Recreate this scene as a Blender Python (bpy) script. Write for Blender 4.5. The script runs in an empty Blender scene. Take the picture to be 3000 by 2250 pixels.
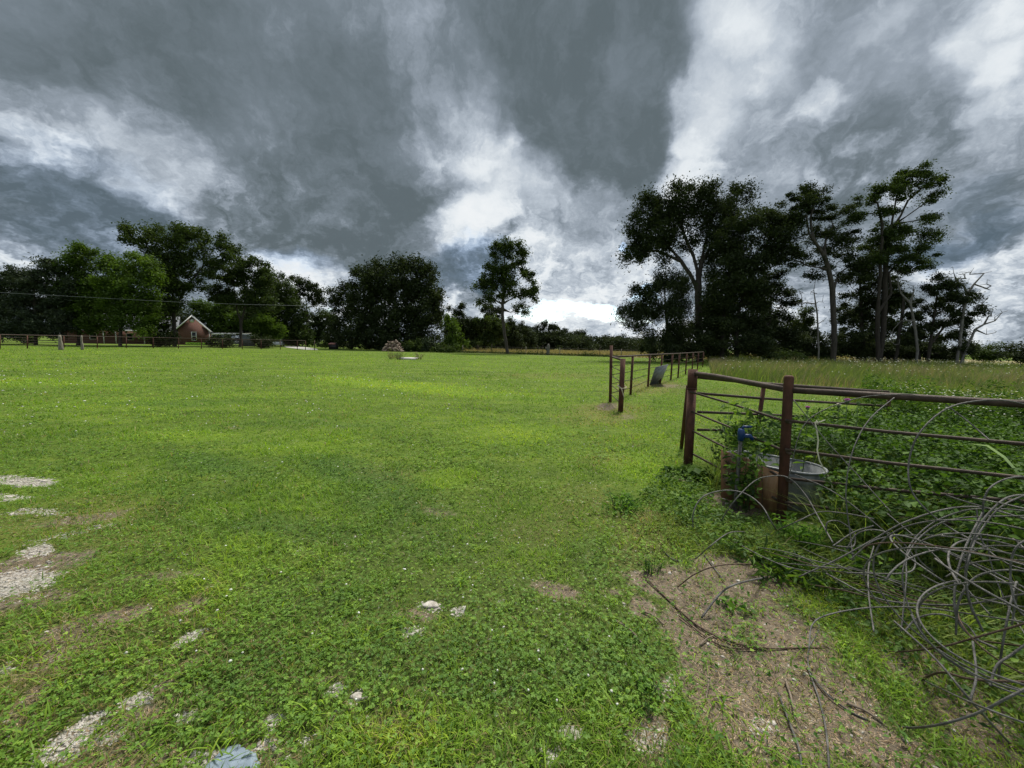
import bpy, math, random
import numpy as np
from mathutils import Vector, Matrix

R = math.radians
rng = np.random.default_rng(7)
random.seed(7)
scene = bpy.context.scene
COL = scene.collection

# ------------------------------------------------------------------ camera
F_PX = 1130.0                      # focal length in pixels of the 3000 x 2250 photograph
CAM = np.array([0.0, 0.0, 1.6])
PITCH = R(5.9)
ROLL = math.atan(0.022)
Fv = np.array([0, math.cos(PITCH), -math.sin(PITCH)])
U0 = np.array([0, math.sin(PITCH), math.cos(PITCH)])
X0 = np.array([1.0, 0, 0])
Rc = X0 * math.cos(ROLL) + U0 * math.sin(ROLL)
Uc = -X0 * math.sin(ROLL) + U0 * math.cos(ROLL)

cam_data = bpy.data.cameras.new('camera')
cam = bpy.data.objects.new('camera', cam_data)
COL.objects.link(cam)
cam_data.sensor_width = 36.0
cam_data.lens = 36.0 * F_PX / 3000.0
cam_data.clip_start = 0.05
cam_data.clip_end = 5000
m = Matrix(((Rc[0], Uc[0], -Fv[0], CAM[0]), (Rc[1], Uc[1], -Fv[1], CAM[1]), (Rc[2], Uc[2], -Fv[2], CAM[2]), (0, 0, 0, 1)))
cam.matrix_world = m
scene.camera = cam

def ray(px, py):
    return Fv + Rc * ((px - 1500.0) / F_PX) - Uc * ((py - 1125.0) / F_PX)
def P(px, py, d):                  # a point at forward depth d (metres) seen at px, py
    return CAM + ray(px, py) * d
def G(px, py, z=0.0):              # the ground point seen at px, py
    r = ray(px, py)
    return CAM + r * ((z - CAM[2]) / r[2])
def PZ(px, d, z):                  # point at depth d, column px, height z
    a, b = P(px, 900, d), P(px, 1100, d)
    t = (z - a[2]) / (b[2] - a[2])
    return a + (b - a) * t

# ------------------------------------------------------------------ exposure, sun, sky
EXPO = 1.85
scene.view_settings.view_transform = 'Standard'
scene.view_settings.look = 'None'
scene.view_settings.exposure = EXPO
scene.view_settings.gamma = 1.0
scene.cycles.max_bounces = 6
scene.cycles.diffuse_bounces = 3
scene.cycles.transmission_bounces = 4
scene.cycles.transparent_max_bounces = 4
scene.cycles.sample_clamp_indirect = 4.0

SUN_EL, SUN_AZ = R(58), R(28)       # azimuth measured from +Y (ahead) towards +X
sun_dir = Vector((math.sin(SUN_AZ) * math.cos(SUN_EL), math.cos(SUN_AZ) * math.cos(SUN_EL), math.sin(SUN_EL)))
sd = bpy.data.lights.new('sun', 'SUN')
sd.energy = 1.5
sd.angle = R(16)
sd.color = (1.0, 0.95, 0.86)
so = bpy.data.objects.new('sun', sd)
so.rotation_euler = (-sun_dir).to_track_quat('-Z', 'Y').to_euler()
so.location = (20, 40, 60)
COL.objects.link(so)

class NT:
    """small helper round a node tree"""
    def __init__(s, nt):
        s.nt = nt; s.n = nt.nodes; s.l = nt.links
    def node(s, typ, **kw):
        nd = s.n.new(typ)
        for k, v in kw.items(): setattr(nd, k, v)
        return nd
    def put(s, sock, v):
        if hasattr(v, 'links') or isinstance(v, bpy.types.NodeSocket): s.l.new(v, sock)
        else: sock.default_value = v
    def math(s, op, a, b=0.0, c=0.0, clamp=False):
        nd = s.node('ShaderNodeMath', operation=op, use_clamp=clamp)
        s.put(nd.inputs[0], a); s.put(nd.inputs[1], b); s.put(nd.inputs[2], c)
        return nd.outputs[0]
    def vmath(s, op, a, b=(0, 0, 0)):
        nd = s.node('ShaderNodeVectorMath', operation=op)
        s.put(nd.inputs[0], a); s.put(nd.inputs[1], b)
        return nd.outputs[0]
    def vscale(s, a, f):
        nd = s.node('ShaderNodeVectorMath', operation='SCALE')
        s.put(nd.inputs[0], a); s.put(nd.inputs['Scale'], f)
        return nd.outputs[0]
    def noise(s, vec, scale, detail=4, rough=0.55, out='Fac', dist=0.0):
        nd = s.node('ShaderNodeTexNoise')
        if vec is not None: s.put(nd.inputs['Vector'], vec)
        nd.inputs['Scale'].default_value = scale
        nd.inputs['Detail'].default_value = detail
        nd.inputs['Roughness'].default_value = rough
        nd.inputs['Distortion'].default_value = dist
        return nd.outputs[out]
    def ramp(s, fac, stops):
        nd = s.node('ShaderNodeValToRGB')
        e = nd.color_ramp.elements
        e[0].position, e[0].color = stops[0][0], (*stops[0][1], 1)
        e[1].position, e[1].color = stops[-1][0], (*stops[-1][1], 1)
        for p, c in stops[1:-1]:
            x = e.new(p); x.color = (*c, 1)
        s.put(nd.inputs[0], fac)
        return nd.outputs[0]
    def mix(s, f, a, b, typ='MIX'):
        nd = s.node('ShaderNodeMix', data_type='RGBA', blend_type=typ)
        s.put(nd.inputs['Factor'], f)
        s.put(nd.inputs[6], a if isinstance(a, bpy.types.NodeSocket) else (*a, 1))
        s.put(nd.inputs[7], b if isinstance(b, bpy.types.NodeSocket) else (*b, 1))
        return nd.outputs[2]
    def maprange(s, v, a, b, c=0.0, d=1.0, typ='SMOOTHSTEP'):
        nd = s.node('ShaderNodeMapRange', interpolation_type=typ)
        s.put(nd.inputs[0], v); s.put(nd.inputs[1], a); s.put(nd.inputs[2], b); s.put(nd.inputs[3], c); s.put(nd.inputs[4], d)
        return nd.outputs[0]

def azel(px, py):
    r = ray(px, py); r = r / np.linalg.norm(r)
    return np.array([math.atan2(r[0], r[1]), math.asin(r[2])])
def ellipse_dir(px, py, rx, ry, rot):
    """the cloud seen there, as an ellipse of azimuth and elevation"""
    c = azel(px, py)
    J = np.column_stack([(azel(px + 5, py) - azel(px - 5, py)) / 10, (azel(px, py + 5) - azel(px, py - 5)) / 10])
    a = R(rot)
    M = J @ np.array([[math.cos(a), -math.sin(a)], [math.sin(a), math.cos(a)]]) @ np.diag([rx, ry])
    U, S, V = np.linalg.svd(M)
    if np.linalg.det(U) < 0: U[:, 1] *= -1
    return c, S, math.atan2(U[1, 0], U[0, 0])

# px, py, rx, ry, rotation (clockwise in view), change of brightness
CLOUDS = [
 (250, 60, 800, 420, 20, -.15), (820, 260, 620, 420, 25, -.15), (1050, 500, 380, 330, 50, -.16),
 (1130, 680, 260, 180, 20, -.14), (60, 210, 480, 170, 22, -.07),
 (330, 395, 480, 80, 27, .13), (110, 400, 380, 130, 25, .07), (560, 560, 240, 80, -8, .20), (330, 560, 300, 70, 20, .08),
 (180, 590, 480, 120, 22, -.16), (400, 650, 340, 90, 25, -.14), (800, 620, 420, 110, 8, -.12),
 (20, 760, 220, 95, 15, .34), (820, 785, 210, 70, 8, .38), (960, 800, 160, 60, 10, .20), (700, 720, 260, 70, 15, .10),
 (1480, 60, 280, 380, 5, -.22), (1760, 190, 380, 480, 12, -.26), (1790, 400, 260, 230, -15, -.15), (1600, 330, 200, 200, 0, -.10),
 (1830, 500, 90, 100, 0, -.12), (1930, 30, 250, 200, 0, -.08),
 (1430, 350, 170, 230, -15, .20), (1260, 460, 240, 85, 5, .19), (1420, 620, 140, 95, -30, .36), (1330, 710, 180, 95, 20, .36),
 (1560, 720, 90, 130, 0, .26), (1620, 560, 260, 80, 0, .12), (1480, 450, 160, 90, 0, .12), (1500, 680, 80, 70, 0, -.14),
 (2160, 80, 230, 230, 30, .29), (2040, 320, 110, 160, 20, .30), (1985, 500, 90, 150, 20, .42), (2320, 60, 280, 140, -45, .13),
 (2570, 90, 230, 80, -35, .12), (2370, 310, 120, 80, -30, .22), (2465, 475, 100, 45, 10, .16), (1700, 680, 200, 120, 0, .08),
 (2520, 340, 520, 190, -38, -.02), (2360, 440, 200, 110, -10, -.10), (2650, 450, 330, 150, -25, -.05), (2450, 260, 300, 90, -38, -.02),
 (2880, 190, 330, 120, -38, .28), (2900, 330, 240, 120, -30, .18), (2600, 560, 300, 140, -20, -.02), (2930, 570, 260, 120, -20, -.14),
 (2760, 690, 330, 75, -8, -.24), (2830, 790, 330, 70, 0, .26), (2960, 900, 260, 110, 0, .30), (2930, 1000, 500, 70, 0, .18),
 (1650, 870, 420, 120, -12, .40), (1800, 980, 500, 90, 0, .40), (1500, 560, 330, 260, 0, .08), (1650, 740, 260, 120, 0, .12), (1380, 775, 130, 50, 0, -.22), (1640, 640, 150, 80, 0, -.10),
 (1720, 800, 160, 80, -20, -.10), (1000, 900, 400, 80, 0, .15), (2300, 950, 500, 140, 0, .25),
]
BLUES = [(300, 640, 500, 170, 22, .55), (2790, 690, 360, 90, -8, .8), (1385, 775, 150, 60, 0, .9), (880, 745, 180, 40, 10, .6), (2960, 560, 200, 120, 0, .3)]
GAPS = [(1890, 860, 90, 70, 0, 1.3), (1600, 945, 260, 40, -6, 1.1), (1810, 705, 30, 40, 20, .9), (2960, 870, 90, 40, 0, .6), (1700, 920, 200, 40, 0, .9),
        (620, 880, 70, 60, 0, .8), (970, 905, 60, 40, 0, 1.0)]

world = bpy.data.worlds.new('World')
scene.world = world
world.use_nodes = True
wt = NT(world.node_tree)
wt.n.clear()
tc = wt.node('ShaderNodeTexCoord')
D = tc.outputs['Generated']
sep = wt.node('ShaderNodeSeparateXYZ'); wt.l.new(D, sep.inputs[0])
az = wt.math('ARCTAN2', sep.outputs[0], sep.outputs[1])
el = wt.math('ARCSINE', sep.outputs[2])
comb = wt.node('ShaderNodeCombineXYZ'); wt.l.new(az, comb.inputs[0]); wt.l.new(el, comb.inputs[1])
AE = comb.outputs[0]
# cloud-layer plane: streaks converge towards the horizon as a real layer's do
zc = wt.math('ADD', wt.math('MAXIMUM', sep.outputs[2], 0.0), 0.28)
qx = wt.math('DIVIDE', sep.outputs[0], zc); qy = wt.math('DIVIDE', sep.outputs[1], zc)
cq = wt.node('ShaderNodeCombineXYZ'); wt.l.new(qx, cq.inputs[0]); wt.l.new(qy, cq.inputs[1])
Q = cq.outputs[0]
w1 = wt.vmath('SUBTRACT', wt.noise(Q, 1.3, 6, .6, 'Color'), (.5, .5, .5))
w2 = wt.vmath('SUBTRACT', wt.noise(AE, 9.0, 5, .6, 'Color'), (.5, .5, .5))
WARP = wt.vmath('ADD', AE, wt.vmath('ADD', wt.vscale(w1, .27), wt.vscale(w2, .11)))
def blob_sum(lst, start, gain=None):
    acc = start
    for (px, py, rx, ry, rot, amp) in lst:
        c, S, a = ellipse_dir(px, py, rx, ry, rot)
        mp = wt.node('ShaderNodeMapping', vector_type='TEXTURE')
        wt.l.new(WARP, mp.inputs[0])
        mp.inputs['Location'].default_value = (c[0], c[1], 0)
        mp.inputs['Rotation'].default_value = (0, 0, a)
        mp.inputs['Scale'].default_value = (S[0], S[1], 1)
        g = wt.node('ShaderNodeTexGradient', gradient_type='SPHERICAL')
        wt.l.new(mp.outputs[0], g.inputs[0])
        k = wt.math('SMOOTH_MIN', g.outputs['Fac'], 0.62, 0.3)
        acc = wt.math('MULTIPLY_ADD', k, amp * (1.75 if gain is None else gain) * (.74 if (amp < 0 and gain is None) else .60), acc)
    return acc
base = blob_sum(CLOUDS, 0.62)
fb1 = wt.math('SUBTRACT', wt.noise(Q, 2.2, 9, .6), .5)
mapQ = wt.node('ShaderNodeMapping'); wt.l.new(Q, mapQ.inputs[0]); mapQ.inputs['Rotation'].default_value = (0, 0, R(-8)); mapQ.inputs['Scale'].default_value = (2.4, .8, 1)
fb2 = wt.math('SUBTRACT', wt.noise(mapQ.outputs[0], 1.6, 7, .6, dist=.4), .5)
fb3 = wt.math('SUBTRACT', wt.noise(WARP, 11.0, 9, .68), .5)
low = wt.maprange(el, R(30), R(3))
V = wt.math('ADD', base, wt.math('MULTIPLY', fb1, .27))
V = wt.math('ADD', V, wt.math('MULTIPLY', fb2, .16))
V = wt.math('ADD', V, wt.math('MULTIPLY', fb3, wt.math('MULTIPLY_ADD', low, .46, .16)))
fb4 = wt.math('SUBTRACT', wt.noise(WARP, 26.0, 6, .6), .5)
V = wt.math('ADD', V, wt.math('MULTIPLY', fb4, wt.math('MULTIPLY', low, .30)))
V = wt.math('SMOOTH_MAX', V, .44, .10)
fb5 = wt.math('SUBTRACT', wt.noise(WARP, 4.2, 11, .68), .5)
V = wt.math('ADD', V, wt.math('MULTIPLY', fb5, .24))
V = wt.math('ADD', V, wt.math('MULTIPLY', fb1, .10))
bw = wt.math('ABSOLUTE', wt.math('SUBTRACT', wt.noise(WARP, 5.5, 7, .58), .5))
bw2 = wt.math('ABSOLUTE', wt.math('SUBTRACT', wt.noise(WARP, 15.0, 6, .6), .5))
V = wt.math('ADD', V, wt.math('MULTIPLY', wt.math('SUBTRACT', bw, .08), wt.math('MULTIPLY_ADD', low, .65, .40)))
V = wt.math('ADD', V, wt.math('MULTIPLY', wt.math('SUBTRACT', bw2, .08), wt.math('MULTIPLY_ADD', low, .75, .15)))
V = wt.math('SMOOTH_MIN', V, .93, .18)
S_ = 2.0 ** (-EXPO)
# cloud bank added out of view behind the camera, to front-light the scene
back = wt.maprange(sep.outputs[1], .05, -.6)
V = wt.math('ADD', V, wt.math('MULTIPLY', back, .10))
cl = wt.ramp(V, [(0.0, (.085, .11, .125)), (.40, (.118, .15, .168)), (.51, (.180, .220, .255)), (.61, (.305, .355, .415)), (.71, (.50, .56, .63)), (.83, (.76, .81, .85)), (1.0, (.95, .965, .97))])
bl = wt.math('MINIMUM', blob_sum(BLUES, 0.0), 1.0)
cl = wt.mix(wt.math('MULTIPLY', bl, .8), cl, wt.mix(1.0, cl, (.70, .92, 1.22), 'MULTIPLY'))
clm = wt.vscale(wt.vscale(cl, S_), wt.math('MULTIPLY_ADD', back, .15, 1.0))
sky = wt.node('ShaderNodeTexSky', sky_type='NISHITA')
sky.sun_disc = False
sky.sun_elevation = SUN_EL
sky.sun_rotation = SUN_AZ
sky.air_density = 1.0; sky.dust_density = 0.6; sky.ozone_density = 1.5
bg_sky = wt.node('ShaderNodeBackground'); wt.l.new(sky.outputs[0], bg_sky.inputs[0]); bg_sky.inputs[1].default_value = 0.055
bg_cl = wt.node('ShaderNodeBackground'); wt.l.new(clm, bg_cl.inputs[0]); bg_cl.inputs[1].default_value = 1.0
gap = blob_sum(GAPS, 0.0)
gapf = wt.maprange(wt.math('ADD', gap, wt.math('MULTIPLY', fb3, 1.2)), .35, .75, 0.0, .85)
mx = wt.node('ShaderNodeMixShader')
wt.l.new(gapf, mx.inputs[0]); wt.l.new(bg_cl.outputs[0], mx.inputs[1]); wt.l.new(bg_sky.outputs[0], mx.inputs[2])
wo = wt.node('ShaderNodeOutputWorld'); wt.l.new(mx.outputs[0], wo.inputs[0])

# ------------------------------------------------------------------ object helpers
def tag(o, label=None, cat=None, group=None, kind=None):
    if label: o['label'] = label
    if cat: o['category'] = cat
    if group: o['group'] = group
    if kind: o['kind'] = kind
    return o
def empty(name, loc, label, cat, group=None):
    o = bpy.data.objects.new(name, None)
    o.location = tuple(float(v) for v in loc); o.empty_display_size = .1
    COL.objects.link(o)
    return tag(o, label, cat, group)
def npmesh(name, V, quads=None, tris=None, mat=None, parent=None, attrs=None, smooth=False):
    """one mesh object; V world coordinates; with a parent (an empty without rotation) made local to it"""
    V = np.asarray(V, dtype=np.float32).reshape(-1, 3)
    if parent is not None:
        V = V - np.array(parent_world(parent), dtype=np.float32)
    me = bpy.data.meshes.new(name)
    q = np.zeros((0, 4), int) if quads is None or len(quads) == 0 else np.asarray(quads)
    t = np.zeros((0, 3), int) if tris is None or len(tris) == 0 else np.asarray(tris)
    me.vertices.add(len(V)); me.vertices.foreach_set('co', V.ravel())
    nl = len(q) * 4 + len(t) * 3
    me.loops.add(nl)
    me.loops.foreach_set('vertex_index', np.concatenate([q.ravel(), t.ravel()]).astype(np.int32))
    me.polygons.add(len(q) + len(t))
    ls = np.concatenate([np.arange(len(q)) * 4, len(q) * 4 + np.arange(len(t)) * 3]).astype(np.int32)
    me.polygons.foreach_set('loop_start', ls)
    me.update(calc_edges=True)
    if attrs:
        for k, a in attrs.items():
            at = me.attributes.new(k, 'FLOAT', 'POINT'); at.data.foreach_set('value', np.asarray(a, dtype=np.float32))
    if mat: me.materials.append(mat)
    if smooth: me.polygons.foreach_set('use_smooth', np.ones(len(q) + len(t), dtype=bool))
    o = bpy.data.objects.new(name, me)
    COL.objects.link(o)
    if parent is not None: o.parent = parent
    return o
def parent_world(p):
    v = Vector(p.location)
    while p.parent is not None:
        p = p.parent; v = v + Vector(p.location)
    return v

class MB:
    """collects shapes in world coordinates and links them as one mesh"""
    def __init__(s): s.V = []; s.q = []; s.t = []; s.n = 0; s.smooth = False
    def add(s, V, quads=(), tris=()):
        V = np.asarray(V, float)
        s.V.append(V)
        if len(quads): s.q.append(np.asarray(quads) + s.n)
        if len(tris): s.t.append(np.asarray(tris) + s.n)
        s.n += len(V)
        return s
    def box(s, c, size, rz=0.0, ax=None):
        hx, hy, hz = [v / 2 for v in size]
        pts = np.array([[x, y, z] for x in (-hx, hx) for y in (-hy, hy) for z in (-hz, hz)])
        ca, sa = math.cos(rz), math.sin(rz)
        M = np.array([[ca, -sa, 0], [sa, ca, 0], [0, 0, 1]]) if ax is None else np.array(ax).T
        pts = pts @ M.T + np.array(c, float)
        return s.add(pts, [[0, 1, 3, 2], [4, 6, 7, 5], [0, 4, 5, 1], [2, 3, 7, 6], [0, 2, 6, 4], [1, 5, 7, 3]])
    def tube(s, pts, rad, sides=8, cap=True):
        pts = np.asarray(pts, float); n = len(pts)
        rad = np.full(n, rad, float) if np.isscalar(rad) else np.asarray(rad, float)
        tan = np.gradient(pts, axis=0); tan /= np.linalg.norm(tan, axis=1)[:, None] + 1e-9
        up = np.array([0, 0, 1.0]) if abs(tan[0][2]) < .9 else np.array([1.0, 0, 0])
        a = np.cross(tan[0], up); a /= np.linalg.norm(a)
        V = []
        th = np.arange(sides) / sides * 2 * math.pi
        for i in range(n):
            a = a - tan[i] * np.dot(a, tan[i]); a /= np.linalg.norm(a) + 1e-9
            b = np.cross(tan[i], a)
            V.append(pts[i] + rad[i] * (np.cos(th)[:, None] * a + np.sin(th)[:, None] * b))
        V = np.concatenate(V)
        q = []
        for i in range(n - 1):
            k = np.arange(sides); k2 = (k + 1) % sides
            q.append(np.column_stack([i * sides + k, i * sides + k2, (i + 1) * sides + k2, (i + 1) * sides + k]))
        q = np.concatenate(q)
        t = []
        if cap:
            V = np.vstack([V, pts[0], pts[-1]]); c0, c1 = len(V) - 2, len(V) - 1
            for k in range(sides):
                k2 = (k + 1) % sides
                t.append([c0, k2, k]); t.append([c1, (n - 1) * sides + k, (n - 1) * sides + k2])
        return s.add(V, q, t)
    def poly(s, pts, thick_vec):
        """prism from a polygon (fan triangulated) extruded along a vector"""
        pts = np.asarray(pts, float); n = len(pts); tv = np.asarray(thick_vec, float)
        V = np.vstack([pts, pts + tv])
        t = [[0, i, i + 1] for i in range(1, n - 1)] + [[n, n + i + 1, n + i] for i in range(1, n - 1)]
        q = [[i, i + n, (i + 1) % n + n, (i + 1) % n] for i in range(n)]
        return s.add(V, q, t)
    def sphere(s, c, r, seg=10, rings=6):
        r = np.array([r, r, r]) if np.isscalar(r) else np.array(r)
        V = []
        for i in range(rings + 1):
            ph = math.pi * i / rings
            for k in range(seg):
                th = 2 * math.pi * k / seg
                V.append([math.sin(ph) * math.cos(th), math.sin(ph) * math.sin(th), math.cos(ph)])
        V = np.array(V) * r + np.array(c)
        q = [[i * seg + k, (i + 1) * seg + k, (i + 1) * seg + (k + 1) % seg, i * seg + (k + 1) % seg] for i in range(rings) for k in range(seg)]
        return s.add(V, q)
    def build(s, name, mat, parent=None, smooth=False):
        return npmesh(name, np.concatenate(s.V), np.concatenate(s.q) if s.q else None, np.concatenate(s.t) if s.t else None, mat, parent, smooth=smooth)

# ------------------------------------------------------------------ numpy value noise
def _hash(ix, iy, seed):
    h = (ix * 374761393 + iy * 668265263 + seed * 1442695041) & 0xffffffff
    h = ((h ^ (h >> 13)) * 1274126177) & 0xffffffff
    return ((h ^ (h >> 16)) & 0xffff) / 65535.0
def vnoise(x, y, seed=0):
    x = np.asarray(x, float); y = np.asarray(y, float)
    ix = np.floor(x).astype(np.int64); iy = np.floor(y).astype(np.int64)
    fx = x - ix; fy = y - iy
    fx = fx * fx * (3 - 2 * fx); fy = fy * fy * (3 - 2 * fy)
    a = _hash(ix, iy, seed); b = _hash(ix + 1, iy, seed); c = _hash(ix, iy + 1, seed); d = _hash(ix + 1, iy + 1, seed)
    return (a * (1 - fx) + b * fx) * (1 - fy) + (c * (1 - fx) + d * fx) * fy
def fbm(x, y, seed=0, octv=4):
    s = 0; a = .5; t = 0
    for o in range(octv):
        s = s + a * vnoise(x * 2 ** o, y * 2 ** o, seed + o * 17); t += a; a *= .5
    return s / t

# ------------------------------------------------------------------ materials
def new_mat(name):
    mt = bpy.data.materials.new(name); mt.use_nodes = True
    nt = NT(mt.node_tree); nt.n.clear()
    out = nt.node('ShaderNodeOutputMaterial')
    return mt, nt, out
def pbr(name, stops, scale=8.0, rough=.8, metal=0.0, bump=.3, bscale=None, detail=5, stretch=None, spec=.3):
    mt, nt, out = new_mat(name)
    tcn = nt.node('ShaderNodeTexCoord'); v = tcn.outputs['Object']
    if stretch:
        mp = nt.node('ShaderNodeMapping'); nt.l.new(v, mp.inputs[0]); mp.inputs['Scale'].default_value = stretch; v = mp.outputs[0]
    col = nt.ramp(nt.noise(v, scale, detail, .6), stops)
    b = nt.node('ShaderNodeBsdfPrincipled')
    nt.l.new(col, b.inputs['Base Color']); b.inputs['Roughness'].default_value = rough; b.inputs['Metallic'].default_value = metal
    b.inputs['Specular IOR Level'].default_value = spec
    if bump:
        bp = nt.node('ShaderNodeBump'); bp.inputs['Strength'].default_value = bump; bp.inputs['Distance'].default_value = .02
        nt.l.new(nt.noise(v, bscale or scale * 3, 6, .65), bp.inputs['Height']); nt.l.new(bp.outputs[0], b.inputs['Normal'])
    nt.l.new(b.outputs[0], out.inputs[0])
    return mt
def flat(name, col, rough=.7, metal=0.0, var=.25, scale=6.0, bump=.1):
    c = np.array(col)
    return pbr(name, [(.3, tuple(c * (1 - var))), (.7, tuple(np.minimum(c * (1 + var), 1)))], scale, rough, metal, bump)
def leafmat(name, stops, trans=.35, attr=True, rough=.6, gloss=.02):
    """leaf colour varies from leaf to leaf (attribute tint)"""
    mt, nt, out = new_mat(name)
    a = nt.node('ShaderNodeAttribute', attribute_name='tint')
    col = nt.ramp(a.outputs['Fac'], stops)
    df = nt.node('ShaderNodeBsdfDiffuse'); nt.l.new(col, df.inputs[0])
    tr = nt.node('ShaderNodeBsdfTranslucent'); nt.l.new(nt.mix(1.0, col, (1.15, 1.2, .6), 'MULTIPLY'), tr.inputs[0])
    m1 = nt.node('ShaderNodeMixShader'); m1.inputs[0].default_value = trans
    nt.l.new(df.outputs[0], m1.inputs[1]); nt.l.new(tr.outputs[0], m1.inputs[2])
    gl = nt.node('ShaderNodeBsdfGlossy'); gl.inputs['Roughness'].default_value = rough; gl.inputs[0].default_value = (.7, .75, .7, 1)
    m2 = nt.node('ShaderNodeMixShader'); m2.inputs[0].default_value = gloss
    nt.l.new(m1.outputs[0], m2.inputs[1]); nt.l.new(gl.outputs[0], m2.inputs[2])
    nt.l.new(m2.outputs[0], out.inputs[0])
    return mt

M = {}
M['leaf_dark'] = leafmat('leaf_dark', [(0, (.014, .021, .009)), (.6, (.028, .042, .014)), (1, (.062, .080, .024))], .22)
M['leaf_mid'] = leafmat('leaf_mid', [(0, (.020, .034, .010)), (.6, (.044, .070, .016)), (1, (.095, .130, .026))], .3)
M['leaf_bright'] = leafmat('leaf_bright', [(0, (.04, .07, .010)), (.6, (.085, .145, .018)), (1, (.16, .23, .028))], .4)
M['leaf_cedar'] = leafmat('leaf_cedar', [(0, (.02, .032, .018)), (.6, (.042, .06, .032)), (1, (.085, .105, .06))], .15)
M['leaf_weed'] = leafmat('leaf_weed', [(0, (.020, .048, .009)), (.45, (.055, .115, .018)), (1, (.17, .28, .036))], .35, gloss=.02)
M['leaf_lime'] = leafmat('leaf_lime', [(0, (.05, .12, .015)), (.5, (.10, .22, .025)), (1, (.19, .33, .04))], .4)
M['grass'] = leafmat('grass', [(0, (.36, .28, .15)), (.10, (.30, .25, .10)), (.16, (.09, .17, .028)), (.5, (.17, .295, .032)), (.8, (.28, .43, .036)), (1, (.41, .51, .06))], .45)
M['clover'] = leafmat('clover', [(0, (.065, .14, .022)), (.6, (.145, .265, .034)), (1, (.26, .40, .05))], .3)
M['tall_grass'] = leafmat('tall_grass', [(0, (.32, .25, .15)), (.22, (.24, .23, .09)), (.42, (.12, .17, .04)), (1, (.23, .31, .06))], .4)
M['dry_grass'] = leafmat('dry_grass', [(0, (.18, .14, .06)), (.6, (.33, .27, .12)), (1, (.2, .22, .07))], .3)
M['straw'] = leafmat('straw', [(0, (.13, .085, .048)), (.5, (.30, .205, .115)), (1, (.52, .41, .27))], .1)
M['petal_green'] = leafmat('pale_blade', [(0, (.30, .42, .30)), (1, (.42, .54, .42))], .3)
M['petal'] = leafmat('petal', [(0, (.55, .55, .48)), (1, (.85, .86, .82))], .2)
M['bark'] = pbr('bark', [(.3, (.018, .015, .012)), (.7, (.055, .047, .038))], 5, .95, bump=.6, stretch=(2, 2, .4))
M['bark_light'] = pbr('bark_light', [(.3, (.028, .024, .02)), (.7, (.075, .066, .055))], 5, .95, bump=.6, stretch=(2, 2, .4))
M['dead_wood'] = pbr('dead_wood', [(.3, (.07, .066, .06)), (.7, (.19, .18, .165))], 6, .9, bump=.5, stretch=(2, 2, .4))
M['rust'] = pbr('rust', [(.25, (.035, .015, .011)), (.5, (.075, .030, .019)), (.75, (.125, .055, .032))], 14, .82, metal=.15, bump=.35, bscale=60, stretch=(1, 1, .5), spec=.4)
M['rust_dark'] = pbr('rust_dark', [(.25, (.028, .019, .014)), (.5, (.055, .036, .026)), (.8, (.10, .07, .05))], 12, .7, metal=.25, bump=.3, bscale=60, spec=.45)
M['cable'] = pbr('cable', [(.3, (.06, .058, .054)), (.7, (.19, .184, .172))], 20, .6, metal=.3, bump=.5, bscale=150)
M['cable_rust'] = pbr('cable_rust', [(.3, (.05, .032, .022)), (.7, (.13, .09, .065))], 20, .75, metal=.2, bump=.5, bscale=150)
M['galv'] = pbr('galv', [(.3, (.11, .12, .125)), (.55, (.20, .215, .22)), (.75, (.30, .315, .32))], 9, .55, metal=.3, bump=.15, stretch=(1.2, 1.2, .35))
M['wood_post'] = pbr('wood_post', [(.3, (.11, .10, .08)), (.7, (.30, .27, .22))], 7, .9, bump=.6, stretch=(2, 2, .3))
M['steel_wire'] = flat('steel_wire', (.12, .11, .10), .6, .4)
M['white'] = flat('white_paint', (.78, .78, .77), .5, 0, .04)
M['car_white'] = flat('car_white', (.74, .76, .78), .25, 0, .02, bump=0)
M['car_silver'] = flat('car_silver', (.42, .44, .45), .3, .5, .03, bump=0)
M['glass_dark'] = flat('glass_dark', (.02, .024, .028), .08, 0, .1, bump=0)
M['rubber'] = flat('rubber', (.018, .018, .018), .85)
M['red_lamp'] = flat('red_lamp', (.35, .02, .02), .3, bump=0)
M['roof'] = pbr('shingle', [(.3, (.095, .105, .115)), (.7, (.17, .18, .195))], 20, .9, bump=.4)
M['blue'] = flat('blue_paint', (.008, .035, .12), .4, 0, .2)
M['twine'] = flat('twine', (.62, .58, .44), .9)
M['rope'] = flat('rope', (.42, .36, .28), .9)
M['purple'] = flat('thistle_purple', (.42, .10, .34), .9, 0, .3, 60)
M['green_bud'] = flat('thistle_green', (.09, .14, .05), .9, 0, .3, 60)
M['stem'] = flat('stem', (.07, .12, .035), .8)
M['stone'] = pbr('limestone', [(.3, (.28, .25, .21)), (.7, (.64, .60, .54))], 30, .95, bump=.6)
M['slab'] = pbr('concrete_slab', [(.3, (.38, .37, .34)), (.7, (.58, .56, .52))], 6, .95, bump=.4)
M['blue_stone'] = pbr('blue_stone', [(.3, (.13, .17, .21)), (.7, (.25, .31, .37))], 18, .8, bump=.5)
M['twig'] = pbr('twig', [(.3, (.10, .075, .055)), (.7, (.26, .21, .16))], 20, .95, bump=.5)
M['black'] = flat('black_plastic', (.014, .013, .013), .5)
M['lid'] = flat('faded_red_lid', (.38, .17, .14), .6, 0, .2)
M['tank_dark'] = flat('tank_dark_fill', (.012, .016, .010), .25)  # near-black tone that darkens the inside of the stock tank
M['firewood'] = pbr('firewood_bark', [(.3, (.09, .06, .045)), (.7, (.24, .18, .14))], 9, .95, bump=.6)
M['split'] = pbr('split_wood', [(.3, (.30, .21, .15)), (.7, (.58, .47, .38))], 9, .9, bump=.4)
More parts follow.
